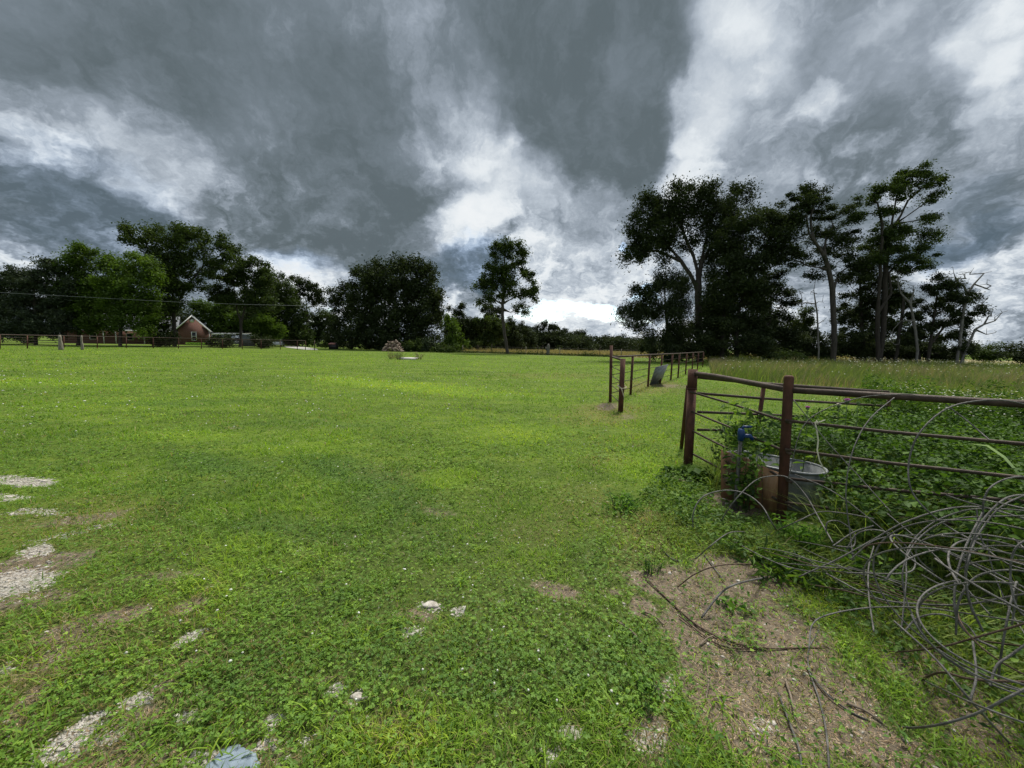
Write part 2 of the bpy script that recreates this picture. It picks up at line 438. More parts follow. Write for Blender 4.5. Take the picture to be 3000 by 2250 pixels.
M['brush'] = flat('brown_brush', (.14, .09, .05), .95, 0, .4)
# brick
mt, nt, out = new_mat('brick')
tcn = nt.node('ShaderNodeTexCoord'); mp = nt.node('ShaderNodeMapping'); nt.l.new(tcn.outputs['Object'], mp.inputs[0]); mp.inputs['Rotation'].default_value = (R(90), 0, 0)
br = nt.node('ShaderNodeTexBrick'); nt.l.new(mp.outputs[0], br.inputs[0]); br.inputs['Scale'].default_value = 4.0
br.inputs['Color1'].default_value = (.17, .062, .042, 1); br.inputs['Color2'].default_value = (.10, .042, .032, 1); br.inputs['Mortar'].default_value = (.16, .12, .10, 1)
b = nt.node('ShaderNodeBsdfPrincipled'); nt.l.new(br.outputs[0], b.inputs[0]); b.inputs['Roughness'].default_value = .9; nt.l.new(b.outputs[0], out.inputs[0]); M['brick'] = mt
# weathered board with rust-brown streaks
mt, nt, out = new_mat('weathered_board')
tcn = nt.node('ShaderNodeTexCoord'); mp = nt.node('ShaderNodeMapping'); nt.l.new(tcn.outputs['Object'], mp.inputs[0]); mp.inputs['Scale'].default_value = (3.0, 3.0, .7)
n1 = nt.noise(mp.outputs[0], 3.2, 6, .65); n2 = nt.noise(tcn.outputs['Object'], 5.0, 3, .5)
c1 = nt.ramp(n1, [(.3, (.06, .032, .018)), (.48, (.19, .095, .045)), (.62, (.30, .17, .085)), (.8, (.36, .27, .18))])
c2 = nt.mix(nt.maprange(n2, .52, .72), c1, (.24, .22, .19))
b = nt.node('ShaderNodeBsdfPrincipled'); nt.l.new(c2, b.inputs[0]); b.inputs['Roughness'].default_value = .85
bp = nt.node('ShaderNodeBump'); bp.inputs['Strength'].default_value = .5; nt.l.new(n1, bp.inputs['Height']); nt.l.new(bp.outputs[0], b.inputs['Normal'])
nt.l.new(b.outputs[0], out.inputs[0]); M['board'] = mt

# ------------------------------------------------------------------ ground masks (world space)
def ell_ground(px, py, rx, ry, rot=0):
    c = G(px, py)[:2]
    J = np.column_stack([(G(px + 4, py) - G(px - 4, py))[:2] / 8, (G(px, py + 4) - G(px, py - 4))[:2] / 8])
    a = R(rot)
    Mx = J @ np.array([[math.cos(a), -math.sin(a)], [math.sin(a), math.cos(a)]]) @ np.diag([rx, ry])
    return c, np.linalg.inv(Mx)
def mask(x, y, lst, seed=3, nsc=3.0, namp=.8, soft=.45):
    x = np.asarray(x, float); y = np.asarray(y, float)
    v = np.zeros_like(x)
    nz = (fbm(x * nsc, y * nsc, seed, 4) - .5) * 2 * namp
    for e in lst:
        c, Mi = ell_ground(*e[:5]); amp = e[5] if len(e) > 5 else 1.0
        dx, dy = x - c[0], y - c[1]
        r = np.sqrt((Mi[0, 0] * dx + Mi[0, 1] * dy) ** 2 + (Mi[1, 0] * dx + Mi[1, 1] * dy) ** 2)
        k = np.clip((1 + soft - (r + nz * .6)) / (2 * soft), 0, 1)
        v = np.maximum(v, amp * k * k * (3 - 2 * k))
    return v
GRAVEL = [(60, 1408, 95, 14, 0), (20, 1452, 60, 10, 0, .6), (112, 1612, 45, 17, -10), (50, 1705, 110, 42, -15), (11, 1964, 34, 18, -20), (190, 2190, 120, 40, -30), (262, 2112, 60, 16, -25),
          (325, 2160, 60, 22, -30), (400, 2050, 60, 20, -30), (560, 1865, 48, 12, -25), (560, 2100, 40, 20, 0), (610, 2225, 120, 30, 0), (985, 2015, 28, 14, 0), (1040, 2048, 22, 20, 0),
          (800, 2117, 45, 28, -20), (775, 2180, 40, 30, 0), (890, 2170, 30, 14, 0), (1262, 1775, 34, 14, 15), (1340, 1795, 20, 14, 0), (1674, 2150, 32, 24, 0), (1607, 2225, 34, 30, 0), (1900, 2170, 50, 45, 0, .7),
          (1958, 2020, 26, 36, 0, .6), (2230, 2130, 40, 30, 0, .5), (1205, 1850, 30, 14, 0, .5), (210, 1560, 120, 12, -12, .35), (90, 1500, 90, 10, 0, .5)]
SOIL = [(2700, 1950, 260, 120, 25, .75), (2850, 2100, 260, 140, 20, .8), (2600, 1820, 160, 70, 25, .6), (2450, 1720, 120, 40, 20, .5), (150, 1930, 230, 60, -20, .6), (300, 2230, 260, 50, -10, .6), (60, 2120, 120, 60, -20, .6), (700, 2220, 160, 40, 0, .5), (1960, 1720, 110, 60, 10), (2060, 1800, 170, 90, 20), (2200, 1720, 170, 70, 20), (2150, 1960, 190, 120, 30), (2300, 1880, 190, 110, 30), (2450, 2050, 230, 130, 30), (2250, 2150, 220, 110, 20),
        (2600, 2200, 260, 90, 20), (1880, 1780, 60, 40, 20), (1800, 1740, 40, 14, 10, .8), (2150, 1480, 100, 30, 15, .9), (2010, 1400, 50, 14, 0, .9), (1900, 2140, 80, 80, 0, .9), (1950, 2020, 40, 50, 20),
        (1640, 1735, 75, 26, 15, .9), (1230, 1800, 70, 22, 10, .6), (1280, 1500, 60, 16, 10, .5), (680, 1255, 30, 4, 0, .5),
        (200, 1860, 150, 40, -20, .65), (560, 1780, 60, 20, -15, .8), (330, 1820, 110, 22, -20, .8), (120, 2030, 130, 40, -25, .7), (250, 1520, 170, 16, -8, .6), (100, 1650, 150, 40, -10, .7), (90, 1760, 160, 30, -10, .6), (350, 2120, 200, 45, -25, .7),
        (480, 1690, 120, 14, -5, .5), (470, 2010, 70, 25, -20, .8), (560, 1940, 50, 20, -20, .7), (980, 1990, 50, 12, 0, .6), (1110, 2110, 60, 16, 0, .6),
        (1780, 1190, 40, 9, 0, .7), (1840, 1220, 30, 8, 0, .5), (1960, 1130, 80, 7, 5, .55), (2030, 1240, 60, 14, 0, .35)]
DRYISH = [(1900, 1560, 120, 60, 20, .9), (1850, 1640, 70, 50, 20, .9), (1700, 1470, 90, 60, 0, .5), (1900, 1130, 100, 20, 0, .8), (1780, 1210, 120, 30, 0, .8), (1620, 1100, 150, 8, 0, .4),
          (1560, 1560, 120, 40, 0, .5), (1150, 1390, 120, 24, 10, .3), (350, 1480, 200, 24, 0, .5), (1130, 2100, 130, 60, 0, .4), (300, 1900, 480, 260, 0, .55), (200, 1560, 300, 80, 0, .5), (2250, 1150, 200, 14, 0, .5), (1780, 1350, 60, 30, 0, .3)]
LIME = [(1180, 1130, 300, 14, 5), (560, 1280, 160, 18, 0, .6), (900, 1300, 200, 40, 0, .35), (1300, 1400, 90, 30, -5, .9), (900, 1450, 200, 60, 0, .5), (800, 1640, 160, 60, 0, .7), (640, 1500, 90, 30, 0, .7), (330, 1500, 120, 22, -8, .5),
        (700, 1700, 200, 90, -20, .7), (1500, 1270, 160, 30, 0, .5), (1900, 1380, 120, 50, 20, .8), (1200, 2150, 250, 90, 0, .6), (1000, 1850, 90, 60, 0, .5), (1750, 2080, 120, 70, 0, .4), (150, 1120, 260, 12, 0, .5), (250, 1180, 300, 14, 0, .4)]
DARKG = [(1050, 1390, 170, 40, 15), (1150, 1480, 200, 50, 10), (900, 1560, 250, 40, 10, .7), (1300, 1560, 200, 60, 0, .6), (780, 1750, 90, 90, 0, .6), (700, 1960, 200, 80, -15), (950, 1780, 150, 80, 0, .8), (1350, 1980, 250, 110, 0, .8),
         (1100, 1900, 160, 60, 0, .7), (1750, 1640, 90, 60, 20, .8), (620, 1360, 160, 30, 10, .7), (520, 1180, 220, 10, 0, .5), (1000, 1240, 300, 12, 0, .5), (1850, 1900, 120, 60, 20, .7), (1700, 1950, 150, 90, 0, .6)]
def height(x, y):
    near = np.clip(1 - np.hypot(x, y) / 40, 0, 1)
    return ((fbm(x * .8, y * .8, 5, 3) - .5) * .06 + (fbm(x * 4, y * 4, 9, 3) - .5) * .025) * near

def grid_axis(segs):
    out = [segs[0][0]]
    for a, b, st in segs:
        n = max(1, int(round((b - a) / st))); out += list(a + (b - a) * (np.arange(n) + 1) / n)
    return np.array(out)
gx = grid_axis([(-1600, -200, 200), (-200, -40, 10), (-40, -12, 1.5), (-12, -5.2, .12), (-5.2, 5.6, .04), (5.6, 12, .12), (12, 40, 1.5), (40, 200, 10), (200, 1600, 200)])
gy = grid_axis([(-300, -20, 40), (-20, 0, 2), (0, .6, .1), (.6, 5, .035), (5, 11, .09), (11, 24, .4), (24, 60, 1.5), (60, 200, 10), (200, 2200, 200)])
GX, GY = np.meshgrid(gx, gy)
gx_, gy_ = GX.ravel(), GY.ravel()
soil_v = mask(gx_, gy_, SOIL, 11, 3.0, 1.1, .55)
grav_v = mask(gx_, gy_, GRAVEL, 21, 7.0, 1.1, .45)
dry_v = mask(gx_, gy_, DRYISH, 31, 1.5, .6, .6)
lime_v = mask(gx_, gy_, LIME, 41, 1.2, .6, .6)
dark_v = mask(gx_, gy_, DARKG, 51, 1.2, .6, .6)
gz_ = height(gx_, gy_)
nxg, nyg = len(gx), len(gy)
idx = np.arange(nxg * nyg).reshape(nyg, nxg)
gq = np.stack([idx[:-1, :-1], idx[:-1, 1:], idx[1:, 1:], idx[1:, :-1]], -1).reshape(-1, 4)
mt, nt, out = new_mat('lawn_ground')
geo = nt.node('ShaderNodeNewGeometry'); pos = geo.outputs['Position']
def att(n): return nt.node('ShaderNodeAttribute', attribute_name=n).outputs['Fac']
nA = nt.noise(pos, .35, 6, .6); nB = nt.noise(pos, 3.0, 6, .65); nC = nt.noise(pos, 60.0, 4, .7); nD = nt.noise(pos, 14.0, 5, .7)
spn = nt.node('ShaderNodeMapping'); nt.l.new(pos, spn.inputs[0]); spn.inputs['Scale'].default_value = (.25, 1.0, 1)
nS = nt.noise(spn.outputs[0], .9, 6, .65)
green = nt.ramp(nt.math('MULTIPLY_ADD', nB, .5, nt.math('MULTIPLY', nS, .5)), [(.36, (.060, .092, .016)), (.5, (.100, .155, .022)), (.62, (.145, .20, .028))])
green = nt.mix(nt.math('MULTIPLY', att('lime'), .6), green, (.15, .25, .02))
green = nt.mix(nt.math('MULTIPLY', att('dark'), .6), green, (.04, .10, .022))
green = nt.mix(nt.math('MULTIPLY', att('dry'), .6), green, (.17, .15, .05))
# close to, the sheet is the earth and thatch between the blades
near = nt.maprange(nt.vmath('LENGTH', pos), 4.0, 16.0)
near_n = nt.node('ShaderNodeVectorMath', operation='LENGTH'); nt.l.new(pos, near_n.inputs[0])
near = nt.maprange(near_n.outputs['Value'], 1.5, 6.0)
thatch = nt.ramp(nD, [(.3, (.045, .065, .018)), (.5, (.08, .11, .028)), (.7, (.13, .15, .045))])
green = nt.mix(near, thatch, green)
soilc = nt.ramp(nt.math('MULTIPLY_ADD', nD, .6, nt.math('MULTIPLY', nC, .4)), [(.3, (.085, .068, .05)), (.5, (.165, .135, .098)), (.7, (.32, .27, .20))])
gravc = nt.ramp(nC, [(.35, (.16, .14, .115)), (.5, (.34, .31, .27)), (.62, (.62, .60, .56))])
sf = nt.maprange(nt.math('ADD', att('soil'), nt.math('MULTIPLY_ADD', nD, .8, -.4)), .3, .7)
gf = nt.math('MULTIPLY', .85, nt.maprange(nt.math('ADD', att('gravel'), nt.math('MULTIPLY_ADD', nC, 2.2, nt.math('MULTIPLY_ADD', nD, 2.4, -2.3))), .42, .62))
c = nt.mix(sf, green, soilc); c = nt.mix(gf, c, gravc)
b = nt.node('ShaderNodeBsdfPrincipled'); nt.l.new(c, b.inputs[0]); b.inputs['Roughness'].default_value = .95; b.inputs['Specular IOR Level'].default_value = .1
bp = nt.node('ShaderNodeBump'); bp.inputs['Strength'].default_value = .7; bp.inputs['Distance'].default_value = .03
nt.l.new(nt.math('ADD', nC, nD), bp.inputs['Height']); nt.l.new(bp.outputs[0], b.inputs['Normal'])
nt.l.new(b.outputs[0], out.inputs[0]); M['ground'] = mt
ground = npmesh('ground', np.column_stack([gx_, gy_, gz_]), gq, None, M['ground'], attrs={'soil': soil_v, 'gravel': grav_v, 'dry': dry_v, 'lime': lime_v, 'dark': dark_v}, smooth=True)
tag(ground, kind='structure')

def sheet(name, pts, z, mat):
    pts = np.array([[p[0], p[1], z] for p in pts])
    o = npmesh(name, pts, None, [[0, i, i + 1] for i in range(1, len(pts) - 1)], mat)
    return tag(o, kind='structure')

# ------------------------------------------------------------------ polygons, scatter
def inpoly(x, y, poly):
    x = np.asarray(x); y = np.asarray(y); ins = np.zeros(len(x), bool)
    n = len(poly)
    for i in range(n):
        x1, y1 = poly[i][:2]; x2, y2 = poly[(i + 1) % n][:2]
        if y1 == y2: continue
        cnd = ((y1 > y) != (y2 > y)) & (x < (x2 - x1) * (y - y1) / (y2 - y1) + x1)
        ins ^= cnd
    return ins
def scatter_poly(poly, dens, seed=0):
    p = np.array([q[:2] for q in poly]); lo, hi = p.min(0), p.max(0)
    n = int(dens * np.prod(hi - lo)); r = np.random.default_rng(seed)
    xy = lo + r.random((n, 2)) * (hi - lo)
    return xy[inpoly(xy[:, 0], xy[:, 1], p)]
def scatter_dist(rho0, d0, dmin, dmax, seed, power=2.0, half=1.45):
    """points in the wedge ahead, density rho0 at d0 falling with distance"""
    r = np.random.default_rng(seed)
    n = int(rho0 * d0 ** power * 2 * half * ((math.log(dmax / dmin)) if power == 2 else (dmax ** (2 - power) - dmin ** (2 - power)) / (2 - power)))
    if power == 2: d = dmin * (dmax / dmin) ** r.random(n)
    else:
        k = 2 - power; d = (dmin ** k + r.random(n) * (dmax ** k - dmin ** k)) ** (1 / k)
    x = (r.random(n) * 2 - 1) * (half * d + .3)
    return x, d

def blades(x, y, z, h, w, lean, tint, seed=0, segs=2, az=None):
    """curved tapering blades; lean = horizontal reach as a share of height"""
    r = np.random.default_rng(seed); n = len(x)
    a = r.random(n) * 2 * math.pi if az is None else az
    dx, dy = np.cos(a), np.sin(a)
    b = a + math.pi / 2 + r.normal(0, .5, n)
    wx, wy = np.cos(b) * w / 2, np.sin(b) * w / 2
    B = np.column_stack([x, y, z])
    lv = [0, .5, 1.0] if segs == 2 else [0, .33, .68, 1.0]
    wd = [1, .85, 0] if segs == 2 else [.8, 1, .7, 0]
    V = []
    for t, k in zip(lv, wd):
        hz = h * (t - .35 * lean * t * t * np.minimum(lean, 1.5))
        c = B + np.column_stack([dx * lean * h * t * t, dy * lean * h * t * t, hz])
        if k > 0:
            V.append(c - np.column_stack([wx, wy, 0 * wx]) * k); V.append(c + np.column_stack([wx, wy, 0 * wx]) * k)
        else: V.append(c)
    m_ = len(V); VV = np.stack(V, 1).reshape(-1, 3)
    o = np.arange(n) * m_
    q = [np.column_stack([o + 2 * i, o + 2 * i + 1, o + 2 * i + 3, o + 2 * i + 2]) for i in range(segs - 1)]
    k = 2 * (segs - 1)
    t = np.column_stack([o + k, o + k + 1, o + k + 2])
    return VV, np.concatenate(q), t, np.repeat(tint, m_)
def leaves(Pc, size, asp, tint, seed=0, tilt=.9, droop=0.0, fold=.15, az=None):
    """kite-shaped leaves, folded along the midrib"""
    r = np.random.default_rng(seed); n = len(Pc)
    a = r.random(n) * 2 * math.pi if az is None else az
    el_ = r.normal(0, tilt * .6, n) - droop
    u = np.column_stack([np.cos(a) * np.cos(el_), np.sin(a) * np.cos(el_), np.sin(el_)])
    rnd = r.normal(size=(n, 3)) * tilt + np.array([0, 0, 1.2])
    s = np.cross(u, rnd); s /= np.linalg.norm(s, axis=1)[:, None] + 1e-9
    nn = np.cross(s, u)
    L = size[:, None]
    v0 = Pc - u * L * .5; v2 = Pc + u * L * .5
    mid = Pc - u * L * .08
    v1 = mid + s * L * asp * .5 + nn * L * fold; v3 = mid - s * L * asp * .5 + nn * L * fold
    VV = np.stack([v0, v1, v2, v3], 1).reshape(-1, 3)
    o = np.arange(n) * 4
    t = np.concatenate([np.column_stack([o, o + 1, o + 2]), np.column_stack([o, o + 2, o + 3])])
    return VV, t, np.repeat(tint, 4)

# ------------------------------------------------------------------ lawn grass, clover, stones, straw
weedbed = [G(2070, 1375), G(2180, 1345), G(2420, 1325), G(2620, 1295), G(3400, 1325), G(3900, 1500), G(3800, 1950), G(3050, 1850), G(2800, 1760), G(2600, 1690), G(2420, 1610), G(2330, 1520), G(2200, 1420)]
meadow = [G(2085, 1108), G(2180, 1122), G(2420, 1140), G(2650, 1152), G(3100, 1190), G(3900, 1300), PZ(3900, 40, 0), PZ(3000, 44, 0), PZ(2500, 46, 0), PZ(2075, 50, 0)]
def veg_cover(x, y):
    s = mask(x, y, SOIL, 11, 3.0, 1.1, .55); g = mask(x, y, GRAVEL, 21, 7.0, 1.1, .45)
    return s, g
x, d = scatter_dist(5600, 2.0, .95, 55.0, 101)
s, g = veg_cover(x, d)
u = rng.random(len(x))
keep = (u > s * .66) & (u > g * 1.05) & ~inpoly(x, d, weedbed)
x, d = x[keep], d[keep]; s = s[keep]
dry, lime, dk = mask(x, d, DRYISH, 31, 1.5, .6, .6), mask(x, d, LIME, 41, 1.2, .6, .6), mask(x, d, DARKG, 51, 1.2, .6, .6)
clov = np.clip((fbm(x * .9, d * .9, 77, 4) - .42) * 4 + dk * .8 - lime * .5, 0, 1)
keep = rng.random(len(x)) > clov * .45
x, d, dry, lime, dk, s = [a[keep] for a in (x, d, dry, lime, dk, s)]
n = len(x)
tuft = fbm(x * 2.2, d * 2.2, 61, 3)
h = (.028 + .055 * np.clip((tuft - .3) * 2, 0, 1.2)) * (.6 + .8 * rng.random(n)) * (1 + .4 * lime)
h *= 1 - .4 * np.clip(s, 0, 1)
far = np.clip(d / 8, 1, 4)
w = (.0032 + .003 * rng.random(n)) * np.clip(d / 2.2, 1, 20) ** .85
tn = .53 + (fbm(x * .45, d * .45, 63, 5) - .5) * 1.0 + (fbm(x * 2.6, d * 2.6, 64, 3) - .5) * .5 + lime * .38 - dk * .24 + rng.normal(0, .12, n)
dry = np.clip(dry + np.clip((fbm(x * .7, d * .7, 65, 5) - .58) * 2.5, 0, .28) * (d < 30), 0, 1)
tn = np.clip(tn, .17, 1)
isdry = rng.random(n) < (.03 + .5 * dry + .4 * s)
tn[isdry] = rng.random(isdry.sum()) * .14
VV, q, t, tt = blades(x, d, height(x, d) - .004, h * far ** .3, w, .5 + rng.random(n) * .9, tn, 5)
o = npmesh('lawn_grass', VV, q, t, M['grass'], attrs={'tint': tt}); tag(o, 'short mown green grass covering the yard in front of the fences', 'grass', kind='stuff')

# crabgrass tufts: broad arching blades in rosettes
tx, td = scatter_dist(55, 2.0, 1.0, 9.0, 131)
s, g = veg_cover(tx, td)
lm = mask(tx, td, LIME, 41, 1.2, .6, .6)
k = (rng.random(len(tx)) > s * .65) & (rng.random(len(tx)) < np.clip(.15 + lm + (fbm(tx * 1.1, td * 1.1, 133, 3) - .5) * 3, .03, 1)) & ~inpoly(tx, td, weedbed)
tx, td = tx[k], td[k]
nb = 20
bx = np.repeat(tx, nb) + rng.normal(0, .035, len(tx) * nb); bd = np.repeat(td, nb) + rng.normal(0, .035, len(tx) * nb)
sz = np.repeat(.6 + .7 * rng.random(len(tx)), nb)
n = len(bx)
tn = np.clip(np.repeat(.32 + .38 * rng.random(len(tx)), nb) + rng.normal(0, .12, n), .17, 1)
VV, q, t, tt = blades(bx, bd, height(bx, bd) - .004, (.035 + .05 * rng.random(n)) * sz, (.0042 + .003 * rng.random(n)) * sz, .6 + rng.random(n) * 1.1, tn, 15, segs=3)
o = npmesh('crabgrass_tufts', VV, q, t, M['grass'], attrs={'tint': tt}); tag(o, 'broad bladed bright green grass tufts spreading over the near lawn', 'grass', kind='stuff')

# clover leaves
x, d = scatter_dist(2100, 2.0, .95, 14.0, 201)
s, g = veg_cover(x, d)
lime, dk = mask(x, d, LIME, 41, 1.2, .6, .6), mask(x, d, DARKG, 51, 1.2, .6, .6)
clov = np.clip((fbm(x * .9, d * .9, 77, 4) - .42) * 4 + dk * .8 - lime * .5, 0.08, 1)
k = (rng.random(len(x)) < clov) & (rng.random(len(x)) > s * .9) & (rng.random(len(x)) > g * 1.2) & ~inpoly(x, d, weedbed)
x, d = x[k], d[k]; n = len(x)
zz = height(x, d) + .02 + .035 * rng.random(n)
sc = np.clip(d / 2.5, 1, 6) ** .7
VVs, ts, tts, off = [], [], [], 0
tn = np.clip(.42 + rng.normal(0, .2, n) + (fbm(x, d, 5, 3) - .5) * .7 - dk[k] * .25 + lime[k] * .25, 0, 1)
a0 = rng.random(n) * 6.28
for k3 in range(3):
    aa = a0 + k3 * 2.094
    r_ = .0062 * sc
    Pc = np.column_stack([x + np.cos(aa) * r_, d + np.sin(aa) * r_, zz])
    VV, t, tt = leaves(Pc, .0115 * sc * (.8 + .4 * rng.random(n)), .95, tn, 300 + k3, tilt=.35, az=aa, fold=.08)
    VVs.append(VV); ts.append(t + off); tts.append(tt); off += len(VV)
o = npmesh('clover', np.concatenate(VVs), None, np.concatenate(ts), M['clover'], attrs={'tint': np.concatenate(tts)}); tag(o, 'dark green clover leaves mixed through the lawn', 'clover', kind='stuff')

# low-poly lumps (flower heads, stones)
OCT = np.array([[1, 0, 0], [-1, 0, 0], [0, 1, 0], [0, -1, 0], [0, 0, 1], [0, 0, -1]], float)
OT = np.array([[4, 0, 2], [4, 2, 1], [4, 1, 3], [4, 3, 0], [5, 2, 0], [5, 1, 2], [5, 3, 1], [5, 0, 3]])
phi = (1 + 5 ** .5) / 2
ICO = np.array([[-1, phi, 0], [1, phi, 0], [-1, -phi, 0], [1, -phi, 0], [0, -1, phi], [0, 1, phi], [0, -1, -phi], [0, 1, -phi], [phi, 0, -1], [phi, 0, 1], [-phi, 0, -1], [-phi, 0, 1]]) / math.hypot(1, phi)
IT = np.array([[0, 11, 5], [0, 5, 1], [0, 1, 7], [0, 7, 10], [0, 10, 11], [1, 5, 9], [5, 11, 4], [11, 10, 2], [10, 7, 6], [7, 1, 8], [3, 9, 4], [3, 4, 2], [3, 2, 6], [3, 6, 8], [3, 8, 9], [4, 9, 5], [2, 4, 11], [6, 2, 10], [8, 6, 7], [9, 8, 1]])
def lumps(Pc, size, seed=0, sh=ICO, tr=IT, jit=.25, flatz=.7):
    r = np.random.default_rng(seed); n = len(Pc); kx = len(sh)
    V = sh[None] * (1 + r.normal(0, jit, (n, kx, 1))) * (np.stack([.7 + .6 * r.random(n), .7 + .6 * r.random(n), flatz * (.7 + .6 * r.random(n))], 1)[:, None, :]) * size[:, None, None]
    a = r.random(n) * 6.28; ca, sa = np.cos(a)[:, None], np.sin(a)[:, None]
    V = np.stack([V[:, :, 0] * ca - V[:, :, 1] * sa, V[:, :, 0] * sa + V[:, :, 1] * ca, V[:, :, 2]], -1) + Pc[:, None, :]
    T = (tr[None] + (np.arange(n) * kx)[:, None, None]).reshape(-1, 3)
    return V.reshape(-1, 3), T
x, d = scatter_dist(22, 2.0, 1.5, 22.0, 222, power=1.2)
fl = fbm(x * .55, d * .55, 88, 3) + np.where(x < -1, .1, -.02) - .12 * (x > 1.2)
s, g = veg_cover(x, d)
k = (rng.random(len(x)) < np.clip((fl - .40) * 2.4, 0, 1)) & (s < .5) & (x < 3 + d * .1)
x, d = x[k], d[k]; n = len(x)
V_, T_ = lumps(np.column_stack([x, d, height(x, d) + .05 + .04 * rng.random(n)]), (.0045 + .0035 * rng.random(n)) * np.clip(d / 3.5, 1, 3.0), 9, jit=.12, flatz=.8)
o = npmesh('clover_flowers', V_, None, T_, M['petal'], attrs={'tint': np.repeat(rng.random(n), 12)}); tag(o, 'small round white clover flowers dotted over the lawn', 'flowers', kind='stuff')

x, d = scatter_dist(2600, 2.0, .95, 9.0, 401)
s, g = veg_cover(x, d)
k = (rng.random(len(x)) < np.clip(g * 1.1 - .15, 0, .9)) | (rng.random(len(x)) < s * .035)
x, d = x[k], d[k]; n = len(x)
V_, T_ = lumps(np.column_stack([x, d, height(x, d) + .001]), (.003 + .008 * rng.random(n) ** 2.2) * np.clip(d / 2, 1, 3), 19, jit=.3, flatz=.55)
o = npmesh('gravel', V_, None, T_, M['stone']); tag(o, 'white limestone gravel showing through the worn grass', 'gravel', kind='stuff')

# straw and dead stalks on the bare soil
x, d = scatter_dist(9000, 2.0, 1.0, 12.0, 501)
s, g = veg_cover(x, d); dry = mask(x, d, DRYISH, 31, 1.5, .6, .6)
k = rng.random(len(x)) < np.clip(s * .8 + dry * .15, 0, 1)
x, d = x[k], d[k]; n = len(x)
a = rng.random(n) * 6.28
VV, q, t, tt = blades(x, d, height(x, d) + .001, .004 + .016 * rng.random(n), .0018 + .002 * rng.random(n), 1.5 + 6 * rng.random(n), np.clip(rng.normal(.5, .28, n), 0, 1), 25)
o = npmesh('dead_straw', VV, q, t, M['straw'], attrs={'tint': tt}); tag(o, 'dry brown straw and dead grass lying on the bare soil', 'straw', kind='stuff')

# ------------------------------------------------------------------ trees
def seg_tubes(P0, P1, R0, R1, sides):
    """frusta for many short limb pieces at once"""
    n = len(P0); ax = P1 - P0; L = np.linalg.norm(ax, axis=1)[:, None] + 1e-9; ax = ax / L
    P1 = P1 + ax * (R1[:, None] * .35)
    ref = np.where(np.abs(ax[:, 2:3]) < .9, np.array([[0, 0, 1.0]]), np.array([[1.0, 0, 0]]))
    a = np.cross(ax, ref); a /= np.linalg.norm(a, axis=1)[:, None]; b = np.cross(ax, a)
    th = np.arange(sides) / sides * 2 * math.pi
    ring = np.cos(th)[None, :, None] * a[:, None] + np.sin(th)[None, :, None] * b[:, None]
    V = np.concatenate([P0[:, None] + ring * R0[:, None, None], P1[:, None] + ring * R1[:, None, None]], 1).reshape(-1, 3)
    k = np.arange(sides); k2 = (k + 1) % sides
    q = np.column_stack([k, k2, k2 + sides, k + sides])[None] + (np.arange(n) * 2 * sides)[:, None, None]
    return V, q.reshape(-1, 4)

